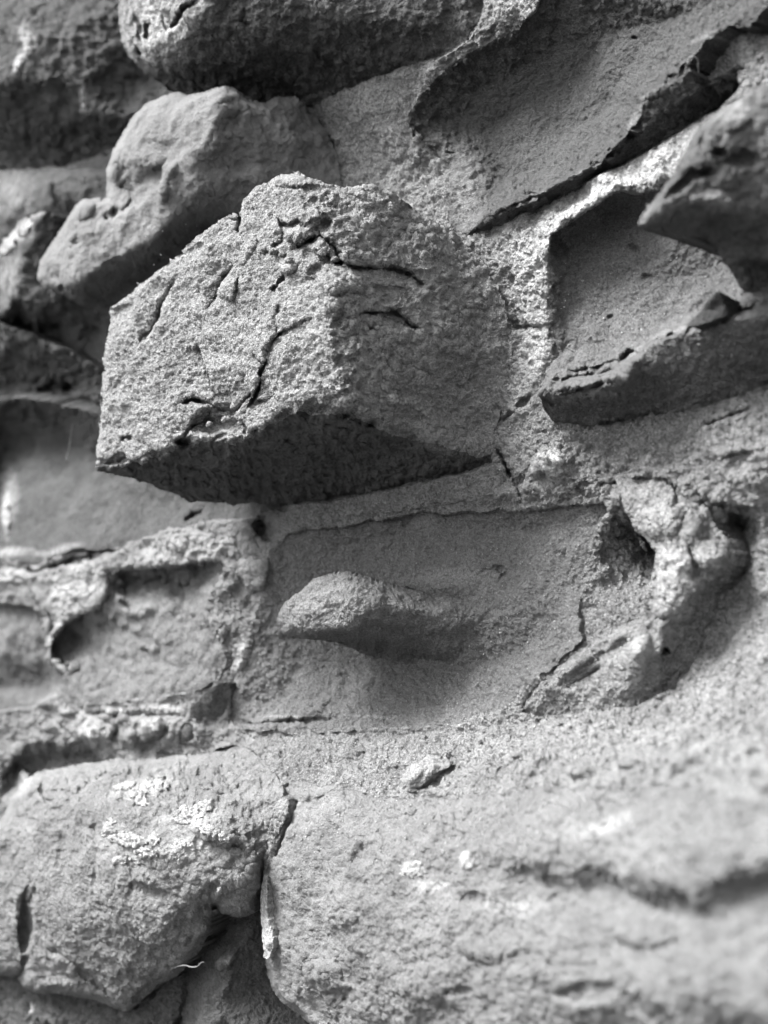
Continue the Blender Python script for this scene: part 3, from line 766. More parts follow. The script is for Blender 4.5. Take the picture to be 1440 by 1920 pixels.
# --- the hollow block below it
ledge = relief("stone", M_LEDGE,
    [(1030, 440, 0.8), (1060, 421, 1.0), (1084, 402, 1.1), (1110, 386, 1.2), (1148, 360, 1.3), (1166, 354, 1.3), (1200, 362, 1.2), (1230, 352, 1.0), (1300, 380, 0.6), (1400, 440, 0.5), (1520, 540, 2),
     (1520, 660, 1), (1440, 726, -0.3), (1380, 748, -0.4), (1320, 768, -0.4), (1250, 780, -0.4), (1180, 790, -0.4), (1130, 804, -0.4), (1070, 800, 0.2), (1032, 786, 1.4), (1016, 762, 2.8), (1010, 730, 4.6), (1022, 712, 2.6), (1034, 690, (0,)),
     (1032, 660, (-0.1,)), (1035, 635, (-0.1,)), (1030, 600, (-0.1,)), (1031, 560, (-0.1,)), (1033, 538, 0.4), (1046, 524, 0.6), (1036, 510, 0.6), (1028, 498, 0.7), (1026, 470, 0.6)],
    pts=[(1056, 466, -0.6), (1092, 432, -0.8), (1150, 396, -0.8), (1205, 392, -0.8), (1090, 490, -1.8), (1140, 446, -2.0), (1190, 425, -2.2), (1080, 545, -0.8), (1060, 600, -0.5), (1130, 510, -1.7), (1190, 465, -1.9), (1150, 580, -1.1), (1250, 520, -1.6), (1330, 520, -1.3), (1060, 660, -0.2), (1150, 640, -0.3),
         (1250, 600, -0.4), (1330, 575, 0), (1390, 540, 0.2), (1050, 565, 0.0), (1062, 522, -0.5),
         (1100, 770, 1.8), (1200, 740, 2.4), (1300, 700, 2.6), (1400, 660, 3.0), (1250, 760, 0.6)],
    creases=[[(1014, 726, 4.6), (1060, 694, 2.0), (1120, 682, 1.6), (1170, 662, 2.0), (1212, 640, 2.6), (1250, 626, 3.4), (1292, 611, 4.2), (1330, 600, 4.6), (1380, 590, 4.6), (1424, 584, 4.6), (1520, 570, 5)],
             [(1014, 738, 5.0), (1050, 732, 5.4), (1100, 723, 5.6), (1140, 716, 5.6), (1174, 712, 5.6), (1180, 690, 5.0), (1200, 668, 4.6), (1216, 648, 4.4), (1252, 634, 4.4), (1292, 619, 4.9), (1330, 608, 5.2), (1380, 598, 5.2), (1424, 592, 5.2), (1520, 580, 5.4)]],
    blur=2.0, noise=[(0.28, 5, 'fbm', 2), (0.2, 1.3, 'fbm', 3), (0.2, 1.6, 'terrace', 3, (1, 1, 2.0), (1110, 715, 140, 60)), (0.13, 0.45, 'fbm', 3), (0.07, 0.2, 'fbm', 2)],
    grooves=[([(1030, 742), (1080, 735), (1130, 722)], 3, 0.5), ([(1035, 722), (1070, 705), (1120, 700), (1160, 690)], 3, 0.7, 0.6, 16), ([(1060, 697), (1110, 690), (1180, 668)], 3, 0.6, 0.5, 14), ([(1050, 728), (1110, 718), (1170, 706)], 2.5, -0.4), ([(1018, 745), (1040, 760)], 4, 0.6),
             ([(1290, 600), (1340, 592), (1400, 582), (1425, 580)], 3.5, 0.9)],
    blobs=chips([(1020, 728), (1060, 700), (1120, 690), (1170, 672), (1212, 644), (1292, 615), (1380, 594)], 24, 5, 0.5, (8, 20)) + chips([(1014, 738), (1100, 723), (1174, 712)], 14, 6, 0.6) + [(1192, 466, 16, 9, 20, -0.5), (1215, 520, 14, 9, 0, -0.4), (1145, 595, 7, 5, 0, -0.4), (1050, 470, 16, 14, 0, -0.5), (1110, 395, 12, 8, -30, 0.5)],
    tones=[(1100, 440, 60, 30, -30, -0.3), (1170, 390, 50, 24, -20, -0.4), (1190, 660, 24, 6, -40, 0.3), (1260, 622, 50, 4, -18, 0.4), (1350, 596, 50, 4, -10, 0.3)]  # shade painted in the upper hollow, light on the rim edges
          + [(x, y, 60, 30, -16, -0.2) for x, y in ((1080, 770), (1160, 750), (1240, 720), (1320, 690), (1400, 680))],  # painted shade along the underside
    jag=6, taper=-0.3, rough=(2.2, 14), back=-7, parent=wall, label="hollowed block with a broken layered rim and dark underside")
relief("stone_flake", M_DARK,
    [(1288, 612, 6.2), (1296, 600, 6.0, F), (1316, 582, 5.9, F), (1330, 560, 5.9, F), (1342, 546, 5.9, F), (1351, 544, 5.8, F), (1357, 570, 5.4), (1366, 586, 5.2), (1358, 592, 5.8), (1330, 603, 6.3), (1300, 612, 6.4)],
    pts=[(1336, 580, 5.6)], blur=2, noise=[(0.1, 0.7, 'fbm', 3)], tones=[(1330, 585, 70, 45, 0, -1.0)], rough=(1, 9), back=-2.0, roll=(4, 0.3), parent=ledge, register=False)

# --- the long stone below the block, with a knob left standing
lower = relief("stone", M_FACE,
    [(508, 1032, (0.35,)), (532, 1002, (-0.1,)), (560, 990, -0.2), (600, 990, -0.1), (640, 986, 0), (690, 975, 0), (730, 966, 0), (800, 962, 0), (900, 957, 0), (1000, 950, 0), (1080, 944, 0), (1130, 938, 0), (1150, 958, -0.6),
     (1122, 990, (-0.3,)), (1108, 1040, (-0.3,)), (1098, 1090, (-0.2,)), (1082, 1150, (0.3,)), (1092, 1200, (0.3,)), (1050, 1240, (0.3,)), (1000, 1282, (0.3,)), (960, 1330, (0.3,)), (850, 1365, (0.3,)), (745, 1368, (0.3,)), (620, 1372, (0.3,)), (520, 1372, (0.3,)), (440, 1368, (0.3,)),
     (424, 1345, (0.35,)), (436, 1290, (0.35,)), (458, 1230, (0.3,)), (478, 1160, (0.3,)), (492, 1100, (0.3,)), (500, 1060, (0.3,))],
    pts=[(700, 1075, -1.8), (780, 1100, -0.8), (570, 1035, -0.9), (650, 1025, -1.3), (760, 1005, -1.2), (900, 1000, -1.0), (1000, 992, -0.7), (1080, 980, -0.2), (600, 1100, -1.6), (560, 1150, -1.0), (720, 1040, -1.6), (820, 1060, -0.6), (940, 1060, -0.4), (1020, 1060, 0.2),
         (940, 1140, 0.6), (1040, 1140, 0.8), (880, 1100, 0.6), (1000, 1200, 0.3), (900, 1180, 0.2),
         (545, 1200, -1.1), (570, 1260, -1.5), (660, 1240, -3.0), (760, 1250, -2.6), (860, 1250, -1.8), (940, 1240, -0.9), (520, 1310, -1.0), (640, 1310, -0.8), (760, 1310, -0.4), (880, 1310, 0.3)],
    creases=[[(430, 1350, 0.0), (470, 1352, 0.3), (520, 1346, 0.4), (600, 1344, 0.6), (700, 1340, 0.7), (745, 1341, 0.6)]],
    blur=7, jag=8, noise=[(0.35, 5, 'fbm', 2), (0.28, 1.5, 'fbm', 3), (0.15, 0.5, 'fbm', 3), (0.09, 0.22, 'fbm', 2)],
    grooves=[([(440, 1356), (480, 1358), (560, 1352), (640, 1349)], 5, 0.8), ([(920, 1060), (950, 1070), (935, 1090)], 5, 0.4), ([(900, 1075), (930, 1060)], 4, 0.3)],
    tones=[(700, 1340, 60, 3, 0, 0.35), (540, 1344, 60, 3, 0, 0.35), (850, 1080, 90, 18, 0, 0.2)],
    rough=(8, 30), back=-8, parent=wall, label="long recessed stone with one worn knob standing out")
relief("knob", M_FACE,
    [(519, 1166, 6.4, F), (523, 1146, 6.8, F), (536, 1128, 7.2, F), (560, 1110, 7.4, F), (580, 1092, 7.2, F), (596, 1082, 7.0, F), (622, 1076, 6.6, F), (650, 1070, 6.2, F), (690, 1080, 5.0, F), (726, 1093, 3.9, F), (770, 1104, 2.3, F), (812, 1113, 0.9, F),
     (870, 1122, 0.2), (930, 1142, -0.1), (975, 1165, -0.3), (1010, 1195, -0.6), (985, 1218, -0.9), (930, 1238, -1.3), (850, 1250, -2.0), (770, 1246, -2.6), (700, 1232, -2.9), (655, 1214, -1.6, F), (630, 1204, 2.0, F), (600, 1201, 4.4, F), (560, 1199, 5.6, F), (530, 1190, 6.2, F)],
    pts=[(570, 1150, 7.8), (620, 1120, 7.7), (660, 1110, 7.0), (660, 1150, 7.3), (715, 1130, 5.8), (750, 1140, 4.8), (800, 1148, 3.0), (870, 1165, 1.0), (730, 1190, 2.0), (800, 1200, 0.6), (700, 1200, 2.2), (880, 1200, -0.4)],
    creases=[[(540, 1182, 7.0), (600, 1186, 7.2), (650, 1182, 7.0), (690, 1164, 6.2), (730, 1170, 4.4), (800, 1180, 2.0), (860, 1186, 0.8)]],
    blur=5, noise=[(0.22, 2.2, 'fbm', 2), (0.14, 0.8, 'fbm', 3), (0.10, 0.35, 'fbm', 2), (0.07, 0.18, 'fbm', 2)],
    grooves=[([(700, 1172), (740, 1180), (800, 1178)], 5, 0.4)], tones=[(600, 1130, 80, 50, 0, 0.22), (760, 1225, 140, 24, 4, -0.4)],  # tones paint the tip as lit and its underside as shaded
    jag=4, taper=0.5, roll=(12, 1.1), rough=(2.6, 16), back=-4, parent=lower, register=False)

# --- boulders at the foot
relief("stone", M_BOULDER,
    [(-80, 1590, 9.5, F), (-30, 1556, 9.8, F), (0, 1535, 9.8, F), (14, 1512, 9.8, F), (28, 1489, 9.7, F), (46, 1465, 9.4, F), (66, 1447, 9.0, F), (130, 1436, 7.4, F), (200, 1426, 5.8, F), (300, 1421, 3.4, F), (380, 1411, 1.6, F), (440, 1392, (0,)),
     (505, 1430, (0,)), (534, 1486, 6.0), (512, 1540, 7.0), (500, 1575, 7.2), (498, 1610, 7.6, F), (490, 1650, 7.8, F), (478, 1712, 7.6, F), (452, 1720, 8, F), (418, 1714, 8.4, F), (404, 1702, 8.6, F), (394, 1745, 8.4, F), (380, 1775, 8.2, F), (332, 1830, 8, F), (292, 1850, 8, F), (262, 1880, 8, F), (238, 1897, 8, F),
     (210, 1890, 8.4, F), (180, 1876, 8.6, F), (140, 1870, 8.8, F), (100, 1862, 9, F), (70, 1864, 9, F), (42, 1850, 9, F), (36, 1830, 9.2, F), (-20, 1826, 9.2, F), (-80, 1840, 9, F)],
    pts=[(40, 1560, 11), (100, 1600, 12), (250, 1640, 12.4), (150, 1720, 12.2), (300, 1740, 11.2), (400, 1650, 10.6), (60, 1700, 11.6), (220, 1820, 10.4), (120, 1810, 10.8), (360, 1560, 11.2), (440, 1560, 9.6),
         (120, 1480, 10.2), (220, 1470, 8.8), (320, 1470, 7.4), (420, 1450, 4.6), (470, 1500, 7), (380, 1500, 8.6), (460, 1650, 9.4)],
    creases=[[(85, 1492, 10.8), (160, 1506, 11.2), (240, 1520, 11.4), (330, 1530, 11.0), (420, 1552, 10.4), (470, 1590, 9.2)]],
    blur=9, noise=[(0.55, 6, 'fbm', 3), (0.30, 2.0, 'fbm', 4), (0.10, 0.9, 'ridge', 3), (0.10, 0.5, 'fbm', 3), (0.08, 0.24, 'fbm', 2)],
    grooves=[([(70, 1465), (85, 1500), (100, 1505)], 5, 0.7), ([(105, 1500), (115, 1560), (112, 1640)], 10, 0.25),
             ([(85, 1770), (130, 1800), (190, 1850), (215, 1880)], 7, 0.7), ([(50, 1790), (40, 1830)], 6, 0.8), ([(240, 1590), (250, 1680)], 6, 0.3), ([(405, 1705), (395, 1690), (380, 1700)], 6, 1.0), ([(250, 1880), (285, 1840)], 7, 0.6),
             ([(430, 1580), (470, 1600)], 6, 0.6), ([(175, 1690), (182, 1600), (178, 1530)], 8, 0.4)],
    blobs=[(50, 1725, 17, 66, 4, -1.5), (66, 1680, 8, 20, 10, -0.6), (390, 1712, 24, 26, 0, -0.5), (280, 1670, 40, 14, 20, -0.5), (400, 1560, 50, 24, 20, 0.6), (300, 1590, 80, 40, 0, 0.5), (110, 1850, 40, 20, 0, 0.5), (330, 1860, 18, 8, -40, 0.8), (180, 1640, 40, 60, 0, 0.4)],
    tones=[(270, 1480, 60, 18, -12, 0.45), (360, 1530, 60, 22, -6, 0.5), (260, 1600, 70, 30, 10, 0.35), (350, 1590, 40, 22, 0, 0.4), (215, 1560, 16, 30, 0, 0.35), (40, 1470, 14, 30, 40, 0.35), (50, 1720, 10, 60, 0, -0.4), (390, 1700, 12, 12, 0, 0.5), (410, 1670, 6, 6, 0, 0.9)],  # lichen marks; the dark one paints shade in the long dent
    roll=(22, 2.2), jag=8, taper=0.15, rough=(3.4, 20), back=-4, parent=wall, label="broad rounded boulder with pale lichen crusts on top")
relief("stone", M_FRONT,
    [(512, 1472, (0,)), (560, 1466, (0,)), (640, 1480, (0,)), (740, 1500, (0,)), (860, 1496, (0,)), (1000, 1480, (0,)), (1150, 1470, (0,)), (1300, 1480, (0,)), (1540, 1470, (0,)), (1540, 2000, 26), (620, 2000, 7),
     (592, 1930, 6, F), (560, 1900, 6, F), (530, 1880, 6, F), (508, 1850, 6.2, F), (498, 1810, 6.4, F), (494, 1760, 6.6, F), (500, 1690, 6.8, F), (498, 1640, 6.8, F), (502, 1590, 6.6), (528, 1548, 6.2), (540, 1520, 5.8)],
    pts=[(560, 1560, 8.0), (620, 1520, 8.4), (580, 1660, 9.0), (640, 1700, 11.0), (560, 1760, 8.4), (600, 1840, 8.6), (700, 1600, 11.0), (720, 1840, 12.0), (860, 1560, 12.6), (860, 1700, 14.0), (900, 1860, 14.9), (1000, 1600, 16.3),
         (1100, 1760, 19.8), (1200, 1860, 22.4), (1350, 1800, 25.8), (1440, 1900, 27.5), (1100, 1540, 17.8), (1300, 1560, 23.2), (1440, 1560, 26.1)],
    creases=[[(930, 1606, 14.9), (1000, 1618, 16.9), (1080, 1626, 18.6), (1150, 1636, 20.2), (1240, 1664, 22.4), (1330, 1672, 25.0), (1370, 1640, 25.9), (1440, 1626, 27.5), (1540, 1620, 28.5)],
             [(930, 1624, 14.0), (1000, 1646, 14.8), (1080, 1660, 16.3), (1150, 1674, 17.9), (1240, 1694, 19.9), (1330, 1708, 21.9), (1380, 1672, 22.8), (1440, 1656, 24.2), (1540, 1650, 25.2)]],
    blur=18, jag=8, step=2, noise=[(0.6, 6, 'fbm', 3), (0.36, 2.2, 'fbm', 4), (0.07, 0.9, 'ridge', 3), (0.08, 0.5, 'fbm', 3), (0.06, 0.28, 'fbm', 2)],
    grooves=[([(540, 1500), (545, 1540), (520, 1580), (500, 1620)], 10, 0.8), ([(548, 1520), (560, 1500)], 8, 0.7), ([(640, 1880), (660, 1850)], 10, 0.7), ([(560, 1510), (620, 1490)], 6, 0.5)],
    blobs=[(680, 1603, 30, 20, -60, -0.6), (610, 1830, 40, 30, 30, 0.8), (860, 1860, 30, 10, 0, -0.5), (990, 1800, 40, 24, 0, -0.5), (890, 1690, 30, 18, 0, -0.4), (1200, 1740, 80, 40, 0, 0.7), (900, 1780, 50, 20, 20, 0.5), (640, 1700, 40, 50, 20, 0.5), (1100, 1860, 60, 24, 0, -0.7)],
    tones=[(775, 1630, 22, 12, 10, 0.7), (877, 1612, 14, 16, 0, 0.9), (800, 1660, 30, 14, 0, 0.3), (1240, 1800, 60, 30, 0, -0.15), (960, 1700, 60, 20, 0, 0.25), (1130, 1545, 60, 20, -20, 0.3)],
    roll=(18, 2.0), taper=0.05, rough=(3.2, 20), back=-4, parent=wall, label="large pale boulder running out of focus at the front")
relief("stone", M_DARK,
    [(330, 1850, 3), (352, 1800, 3.6), (380, 1760, 4), (404, 1690, 3.6), (490, 1690, 3.2), (512, 1840, 2), (620, 1960, 1), (620, 2010, 2), (300, 2010, 3)],
    pts=[(420, 1790, 6.4), (400, 1870, 6.8), (460, 1760, 5), (470, 1850, 4), (380, 1940, 7)],
    creases=[[(435, 1780, 6.6), (425, 1830, 6.8), (405, 1900, 7)]], blur=8, noise=[(0.5, 4, 'fbm', 3), (0.3, 1.4, 'fbm', 3), (0.12, 0.5, 'billow', 2)],
    blobs=[(425, 1800, 26, 16, -30, 0.6)], tones=[(430, 1800, 24, 10, -20, 0.3)], rough=(2, 18), back=-4, parent=wall, label="small dark stone wedged in the gap between the boulders")
relief("stone", M_DARK,
    [(-80, 1790, 5), (60, 1800, 5), (200, 1830, 4), (340, 1800, 4), (345, 1870, 4.4), (300, 2010, 5), (-80, 2010, 6)],
    pts=[(80, 1900, 6.4), (200, 1910, 6), (280, 1900, 5.4)], blur=8, step=2, noise=[(0.6, 4, 'fbm', 3), (0.45, 1.4, 'ridge', 3), (0.12, 0.5, 'billow', 2)],
    tones=[(60, 1890, 5, 10, 0, 0.9)], rough=(2, 18), back=-4, parent=wall, label="shaded stone below the lichened boulder")

# --- small stones in the lower left of the wall
relief("stone", M_FACE,
    [(190, 1060, 0.2), (215, 1074, 0.5), (260, 1058, 0.6), (300, 1062, 0.6), (340, 1054, 0.6), (390, 1050, 0.6), (424, 1048, 0.4), (425, 1075, 0), (408, 1105, (0.3,)), (392, 1150, (0.3,)), (420, 1210, (0.3,)), (425, 1250, (0.3,)), (380, 1295, (0.3,)), (300, 1315, (0.3,)), (200, 1320, (0.3,)), (130, 1322, (0.3,)), (105, 1300, (0.3,)),
     (128, 1260, (0.2,)), (110, 1235, 0.4), (96, 1240, 0.4), (92, 1215, 0.4), (112, 1170, 0.4), (150, 1150, 0.6), (180, 1140, 1.0), (200, 1110, 1.0)],
    pts=[(240, 1095, -2.4), (320, 1085, -2.4), (390, 1075, -2), (350, 1115, -1.8), (300, 1145, 0.2), (250, 1150, 0.2), (360, 1180, -0.4), (150, 1200, -0.7), (180, 1180, -0.4), (200, 1250, 0), (300, 1240, 0.4), (380, 1240, 0.6), (250, 1205, -0.2), (340, 1140, -0.8)],
    blur=7, step=3, noise=[(0.4, 4, 'fbm', 3), (0.3, 1.4, 'fbm', 3), (0.3, 2.6, 'ridge', 2)], grooves=[([(262, 1212), (280, 1214)], 5, -0.7), ([(215, 1115), (260, 1140), (300, 1140)], 8, -0.6), ([(112, 1240), (130, 1258)], 4, 0.6)],
    tones=[(150, 1195, 40, 34, 0, -0.4), (320, 1085, 80, 20, 0, -0.4), (270, 1145, 50, 12, 0, 0.2)],  # dark marks are shade painted into the hollows
    jag=10, taper=-0.3, rough=(9, 26), back=-6, parent=wall, label="hollowed stone with a jagged dark hollow along its top")
relief("stone", M_FACE,
    [(-70, 1130, 0.6), (0, 1128, 0.6), (60, 1135, 0.6), (82, 1150, 0.4), (90, 1190, 0.4), (96, 1240, -0.4), (128, 1262, -0.4), (105, 1305, -0.4), (60, 1330, -0.4), (0, 1335, -0.4), (-70, 1340, -0.4)],
    pts=[(30, 1180, 0.8), (0, 1220, 1.2), (60, 1240, 0.2), (40, 1280, -1.2), (90, 1280, -1.4), (0, 1300, -0.2)],
    blur=7, step=3, noise=[(0.5, 4, 'fbm', 3), (0.25, 1.4, 'fbm', 3)], tones=[(60, 1275, 60, 30, 0, -0.4)], rough=(3, 20), back=-6, parent=wall, label="small rough stone with shaded lower half")  # tone paints the shade on the lower half
relief("stone", M_DARK,
    [(355, 1345, 2.0, F), (368, 1318, 2.4, F), (384, 1300, 2.4, F), (400, 1288, 2.2, F), (425, 1278, 1.6), (434, 1292, 0.8), (430, 1340, 0.4), (412, 1350, 0.6), (385, 1350, 1.2)],
    pts=[(395, 1320, 2.0)], blur=4, noise=[(0.15, 1.2, 'fbm', 3)], rough=(1.5, 12), back=-3, parent=wall, label="little dark stone chip with a pale left edge")
relief("stone", M_DARK,
    [(332, 1392, 1.4), (334, 1365, 1.6), (345, 1350, 1.6), (362, 1352, 1.2), (370, 1370, 1.0), (364, 1392, 1.0), (345, 1398, 1.2)],
    pts=[(350, 1372, 2.0)], blur=4, noise=[(0.15, 1.2, 'fbm', 3)], rough=(1.5, 12), back=-3, parent=wall, label="tiny dark stone chip in the pale mortar joint")

# --- mortar
relief("mortar_lump", M_MORTAR,
    [(1150, 892, 0.4), (1163, 930, 2.0, F), (1172, 962, 2.4, F), (1190, 990, 2.6, F), (1214, 1012, 2.8, F), (1230, 1034, 2.8, F), (1224, 1080, 2.8, F), (1218, 1120, 2.6, F), (1220, 1152, 2.4), (1180, 1166, 1.4), (1140, 1186, 1.2), (1100, 1212, 1.4), (1040, 1252, 1.8), (990, 1296, 2.2), (968, 1336, 2.6), (1010, 1345, 2.6),
     (1100, 1340, 2.4), (1190, 1330, 2.0), (1250, 1300, 1.4), (1292, 1262, 0.6), (1322, 1210, 0.0), (1334, 1160, -0.2), (1340, 1115, 0.2), (1368, 1080, 1.6), (1376, 1040, 2.0), (1362, 1008, 1.6), (1340, 985, 1.4), (1330, 958, 1.4), (1300, 930, 1.2), (1250, 892, 0.6)],
    pts=[(1205, 930, 2.6), (1235, 980, 3.6), (1280, 955, 3.0), (1262, 1000, 3.8), (1240, 1050, 4.1), (1272, 1050, 4.5), (1304, 1050, 4.2), (1238, 1105, 4.2), (1270, 1110, 4.4), (1296, 1108, 3.8), (1240, 1148, 4.1), (1272, 1142, 3.9), (1335, 1042, 3.3), (1345, 1065, 3.0), (1310, 1020, 3.4), (1322, 1095, 2.4), (1326, 1120, 1.2), (1308, 1150, 0.9), (1290, 1180, 1.2), (1235, 1230, 3.4), (1200, 1220, 4.4), (1150, 1250, 2.8), (1180, 1290, 3.2), (1265, 1250, 1.4), (1080, 1300, 2.6)],
    creases=[[(1190, 1172, 3.0), (1130, 1208, 3.2), (1070, 1250, 3.4), (1010, 1292, 3.4), (984, 1322, 3.0)], [(1180, 1194, 2.2), (1120, 1232, 2.2), (1060, 1278, 2.4)]],
    blur=5, noise=[(0.25, 3, 'fbm', 2), (0.2, 1.0, 'fbm', 3), (0.16, 0.5, 'fbm', 3), (0.10, 0.2, 'fbm', 2)],
    grooves=[([(1235, 1040), (1228, 1090), (1222, 1140)], 5, 0.8), ([(1290, 1020), (1305, 1060), (1300, 1090)], 7, 1.0), ([(1262, 905), (1270, 940), (1255, 955)], 4, 0.6), ([(1225, 1160), (1250, 1165)], 8, 1.4), ([(1180, 1180), (1110, 1222), (1040, 1270), (1000, 1310)], 7, 0.4), ([(1130, 1250), (1060, 1290)], 5, 0.6)],
    blobs=[(1248, 1222, 7, 9, 0, -1.4), (1338, 1042, 32, 34, 0, 1.0), (1240, 975, 40, 40, 0, 0.8), (1300, 1000, 26, 44, 0, 0.6), (1200, 1215, 18, 20, 0, 0.8)],
    tones=[(1205, 1218, 17, 22, 0, 0.8), (1262, 1090, 44, 75, 10, 0.45), (1310, 1060, 40, 36, 0, 0.4), (1240, 970, 50, 50, 0, 0.2), (1200, 1270, 10, 30, 0, 0.3)],  # column front painted paler to look lit
    jag=4, rough=(4, 20), back=-4, roll=(9, 0.9), parent=wall, label="crumbling pillar of mortar between two dark holes")
relief("mortar_lump", M_MORTAR,
    [(750, 1484, (0.2,)), (748, 1462, (0.9,), F), (762, 1440, (1.2,), F), (782, 1424, (1.3,), F), (810, 1413, (1.0,), F), (838, 1421, (0.5,)), (846, 1436, (0.3,)), (814, 1450, (1.0,)), (798, 1466, (1.0,)), (778, 1484, (0.6,))],
    pts=[(790, 1440, bed(790, 1440, 2.1)), (770, 1462, bed(770, 1462, 2.0)), (812, 1432, bed(812, 1432, 1.6))], blur=2, jag=4, noise=[(0.2, 1.0, 'fbm', 3), (0.14, 0.4, 'fbm', 3)], tones=[(785, 1446, 60, 36, -25, 0.35)],
    rough=(3, 10), back=-2, parent=wall, register=False, label="pale lump of mortar lying on the sandy ledge")
relief("mortar_lump", M_MORTAR,
    [(1312, 1494, (0.4,)), (1330, 1462, (0.2,)), (1370, 1456, (0.2,)), (1400, 1470, (0.3,)), (1440, 1490, (0.3,)), (1480, 1500, (0.3,)), (1460, 1520, (0.8,)), (1400, 1524, (0.9,)), (1350, 1516, (0.9,))],
    pts=[(1370, 1484, bed(1370, 1484, 1.3)), (1420, 1500, bed(1420, 1500, 1.3))], blur=4, noise=[(0.3, 1.5, 'fbm', 3), (0.14, 0.5, 'billow', 3)], tones=[(1370, 1476, 50, 24, 15, 0.05)],
    rough=(3, 12), back=6, parent=wall, register=False, label="blurred mortar crumb at the front of the ledge")

# --- the bed of mortar that everything sits in
def keep_clear(GX, GY, h):
    for x0, y0, st, lh, m in LAYERS:
        soft = gauss(m.astype(np.float32), 5.0 / st)
        ix = np.rint((GX[0] - x0) / st).astype(int)
        iy = np.rint((GY[:, 0] - y0) / st).astype(int)
        cx = np.where((ix >= 0) & (ix < m.shape[1]))[0]
        ry = np.where((iy >= 0) & (iy < m.shape[0]))[0]
        if not len(cx) or not len(ry):
            continue
        s = soft[np.ix_(iy[ry], ix[cx])]
        hh = lh[np.ix_(iy[ry], ix[cx])]
        sub = h[np.ix_(ry, cx)]
        lim = np.where(s > 0.90, hh - 1.6, np.where(s > 0.7, hh + 0.1, 1e3))
        h[np.ix_(ry, cx)] = np.minimum(sub, lim)
    return h


relief("mortar", M_MORTAR, BED_POLY, pts=BED_PTS, creases=BED_CREASES,
    blur=4, jag=8, noise=[(0.40, 5, 'fbm', 3), (0.38, 1.5, 'fbm', 3), (0.40, 3.8, 'ridge', 2, (1, 1, 1.5), (220, 1150, 330, 300)), (0.3, 1.8, 'ridge', 3, None, (1150, 880, 330, 120)), (0.5, 2.2, 'fbm', 3, None, (740, 280, 190, 210)), (0.2, 0.5, 'fbm', 3), (0.14, 0.22, 'fbm', 2)],
    grooves=[([(925, 830), (945, 870), (965, 905), (980, 940)], 3.5, 1.0), ([(930, 800), (965, 770), (1000, 740)], 7, 0.8), ([(970, 910), (1000, 870), (1020, 840)], 8, 0.7), ([(985, 900), (1010, 850)], 5, -0.5), ([(1120, 912), (1160, 903)], 3, 0.8), ([(1310, 805), (1350, 790), (1420, 760)], 4, 0.9),
             ([(1100, 930), (1080, 915), (1120, 905)], 4, 0.5), ([(1340, 850), (1440, 836)], 6, -0.5), ([(1290, 915), (1345, 948), (1410, 955)], 6, 0.9), ([(945, 590), (970, 612), (1030, 612)], 8, 1.0), ([(460, 990), (480, 1010), (500, 1040)], 6, 0.6),
             ([(10, 1060), (60, 1072), (110, 1062), (150, 1048), (200, 1042)], 7, 1.6), ([(135, 1030), (175, 1032), (230, 1033)], 6, 1.2), ([(215, 1340), (222, 1365), (216, 1395)], 9, 1.4), ([(140, 1338), (250, 1340), (340, 1342)], 5, 0.7), ([(262, 1410), (300, 1380), (318, 1360)], 8, 0.9),
             ([(85, 1140), (90, 1180), (100, 1200)], 6, -0.8), ([(120, 1160), (96, 1210), (94, 1238)], 6, -1.0), ([(480, 1200), (465, 1240), (445, 1300)], 6, -0.6)],
    blobs=[(1206, 1022, 6, 18, -30, 3.0), (500, 1000, 24, 18, 30, -1.6), (486, 988, 14, 20, 0, -1.2),
           (1038, 872, 20, 26, 20, 0.7), (1010, 870, 14, 34, 25, 0.6), (180, 1378, 34, 30, 0, 0.8), (285, 1370, 28, 26, 0, 0.8), (240, 1385, 18, 22, 0, 0.5), (480, 1075, 26, 34, 0, 0.7), (1300, 1440, 30, 14, 0, 0.7), (1180, 1440, 30, 14, 0, 0.6), (1100, 1452, 16, 10, 0, 0.7), (1380, 1400, 30, 14, -10, 0.5), (1060, 1160, 4, 4, 0, 0.5)],
    tones=[(985, 480, 50, 55, 0, 0.4), (1000, 540, 34, 60, 0, 0.45), (1050, 420, 80, 40, -30, 0.5), (1130, 360, 90, 40, -30, 0.7), (1230, 300, 70, 40, -35, 0.7), (1280, 250, 30, 30, 0, 0.6), (1003, 660, 26, 60, 0, 0.7), (975, 750, 20, 50, 0, 0.35), (1038, 870, 22, 24, 0, 0.9), (1010, 890, 40, 50, 0, 0.3),
           (180, 1378, 44, 36, 0, 0.7), (285, 1370, 36, 34, 0, 0.6), (140, 1100, 60, 30, -30, 0.6), (30, 1080, 60, 20, 0, 0.5), (110, 1190, 12, 50, 20, 0.7), (480, 1060, 30, 40, 0, 0.4), (350, 1030, 90, 24, -8, 0.4), (250, 1330, 120, 10, 0, 0.4), (460, 1240, 12, 60, 20, 0.4), (45, 1460, 12, 60, 0, 0.3), (10, 1450, 16, 60, 0, 0.3), (490, 1050, 14, 40, 0, 0.3),
           (700, 210, 80, 70, 0, 0.35), (750, 330, 90, 70, 0, 0.45), (650, 300, 40, 60, 0, 0.3), (850, 120, 90, 16, -28, 0.2), (960, 10, 40, 30, -30, 0.3), (1400, 110, 14, 60, 8, 0.5)],
    rough=(0, 10), back=-12, parent=wall, register=False, cut=keep_clear, second=[(M_BLURRED, lambda X, Y: (X < 520 - 0.1 * (Y - 960)) & (Y > 900) & (Y < 1415), 26)], label="pale sandy mortar bedding the stones")

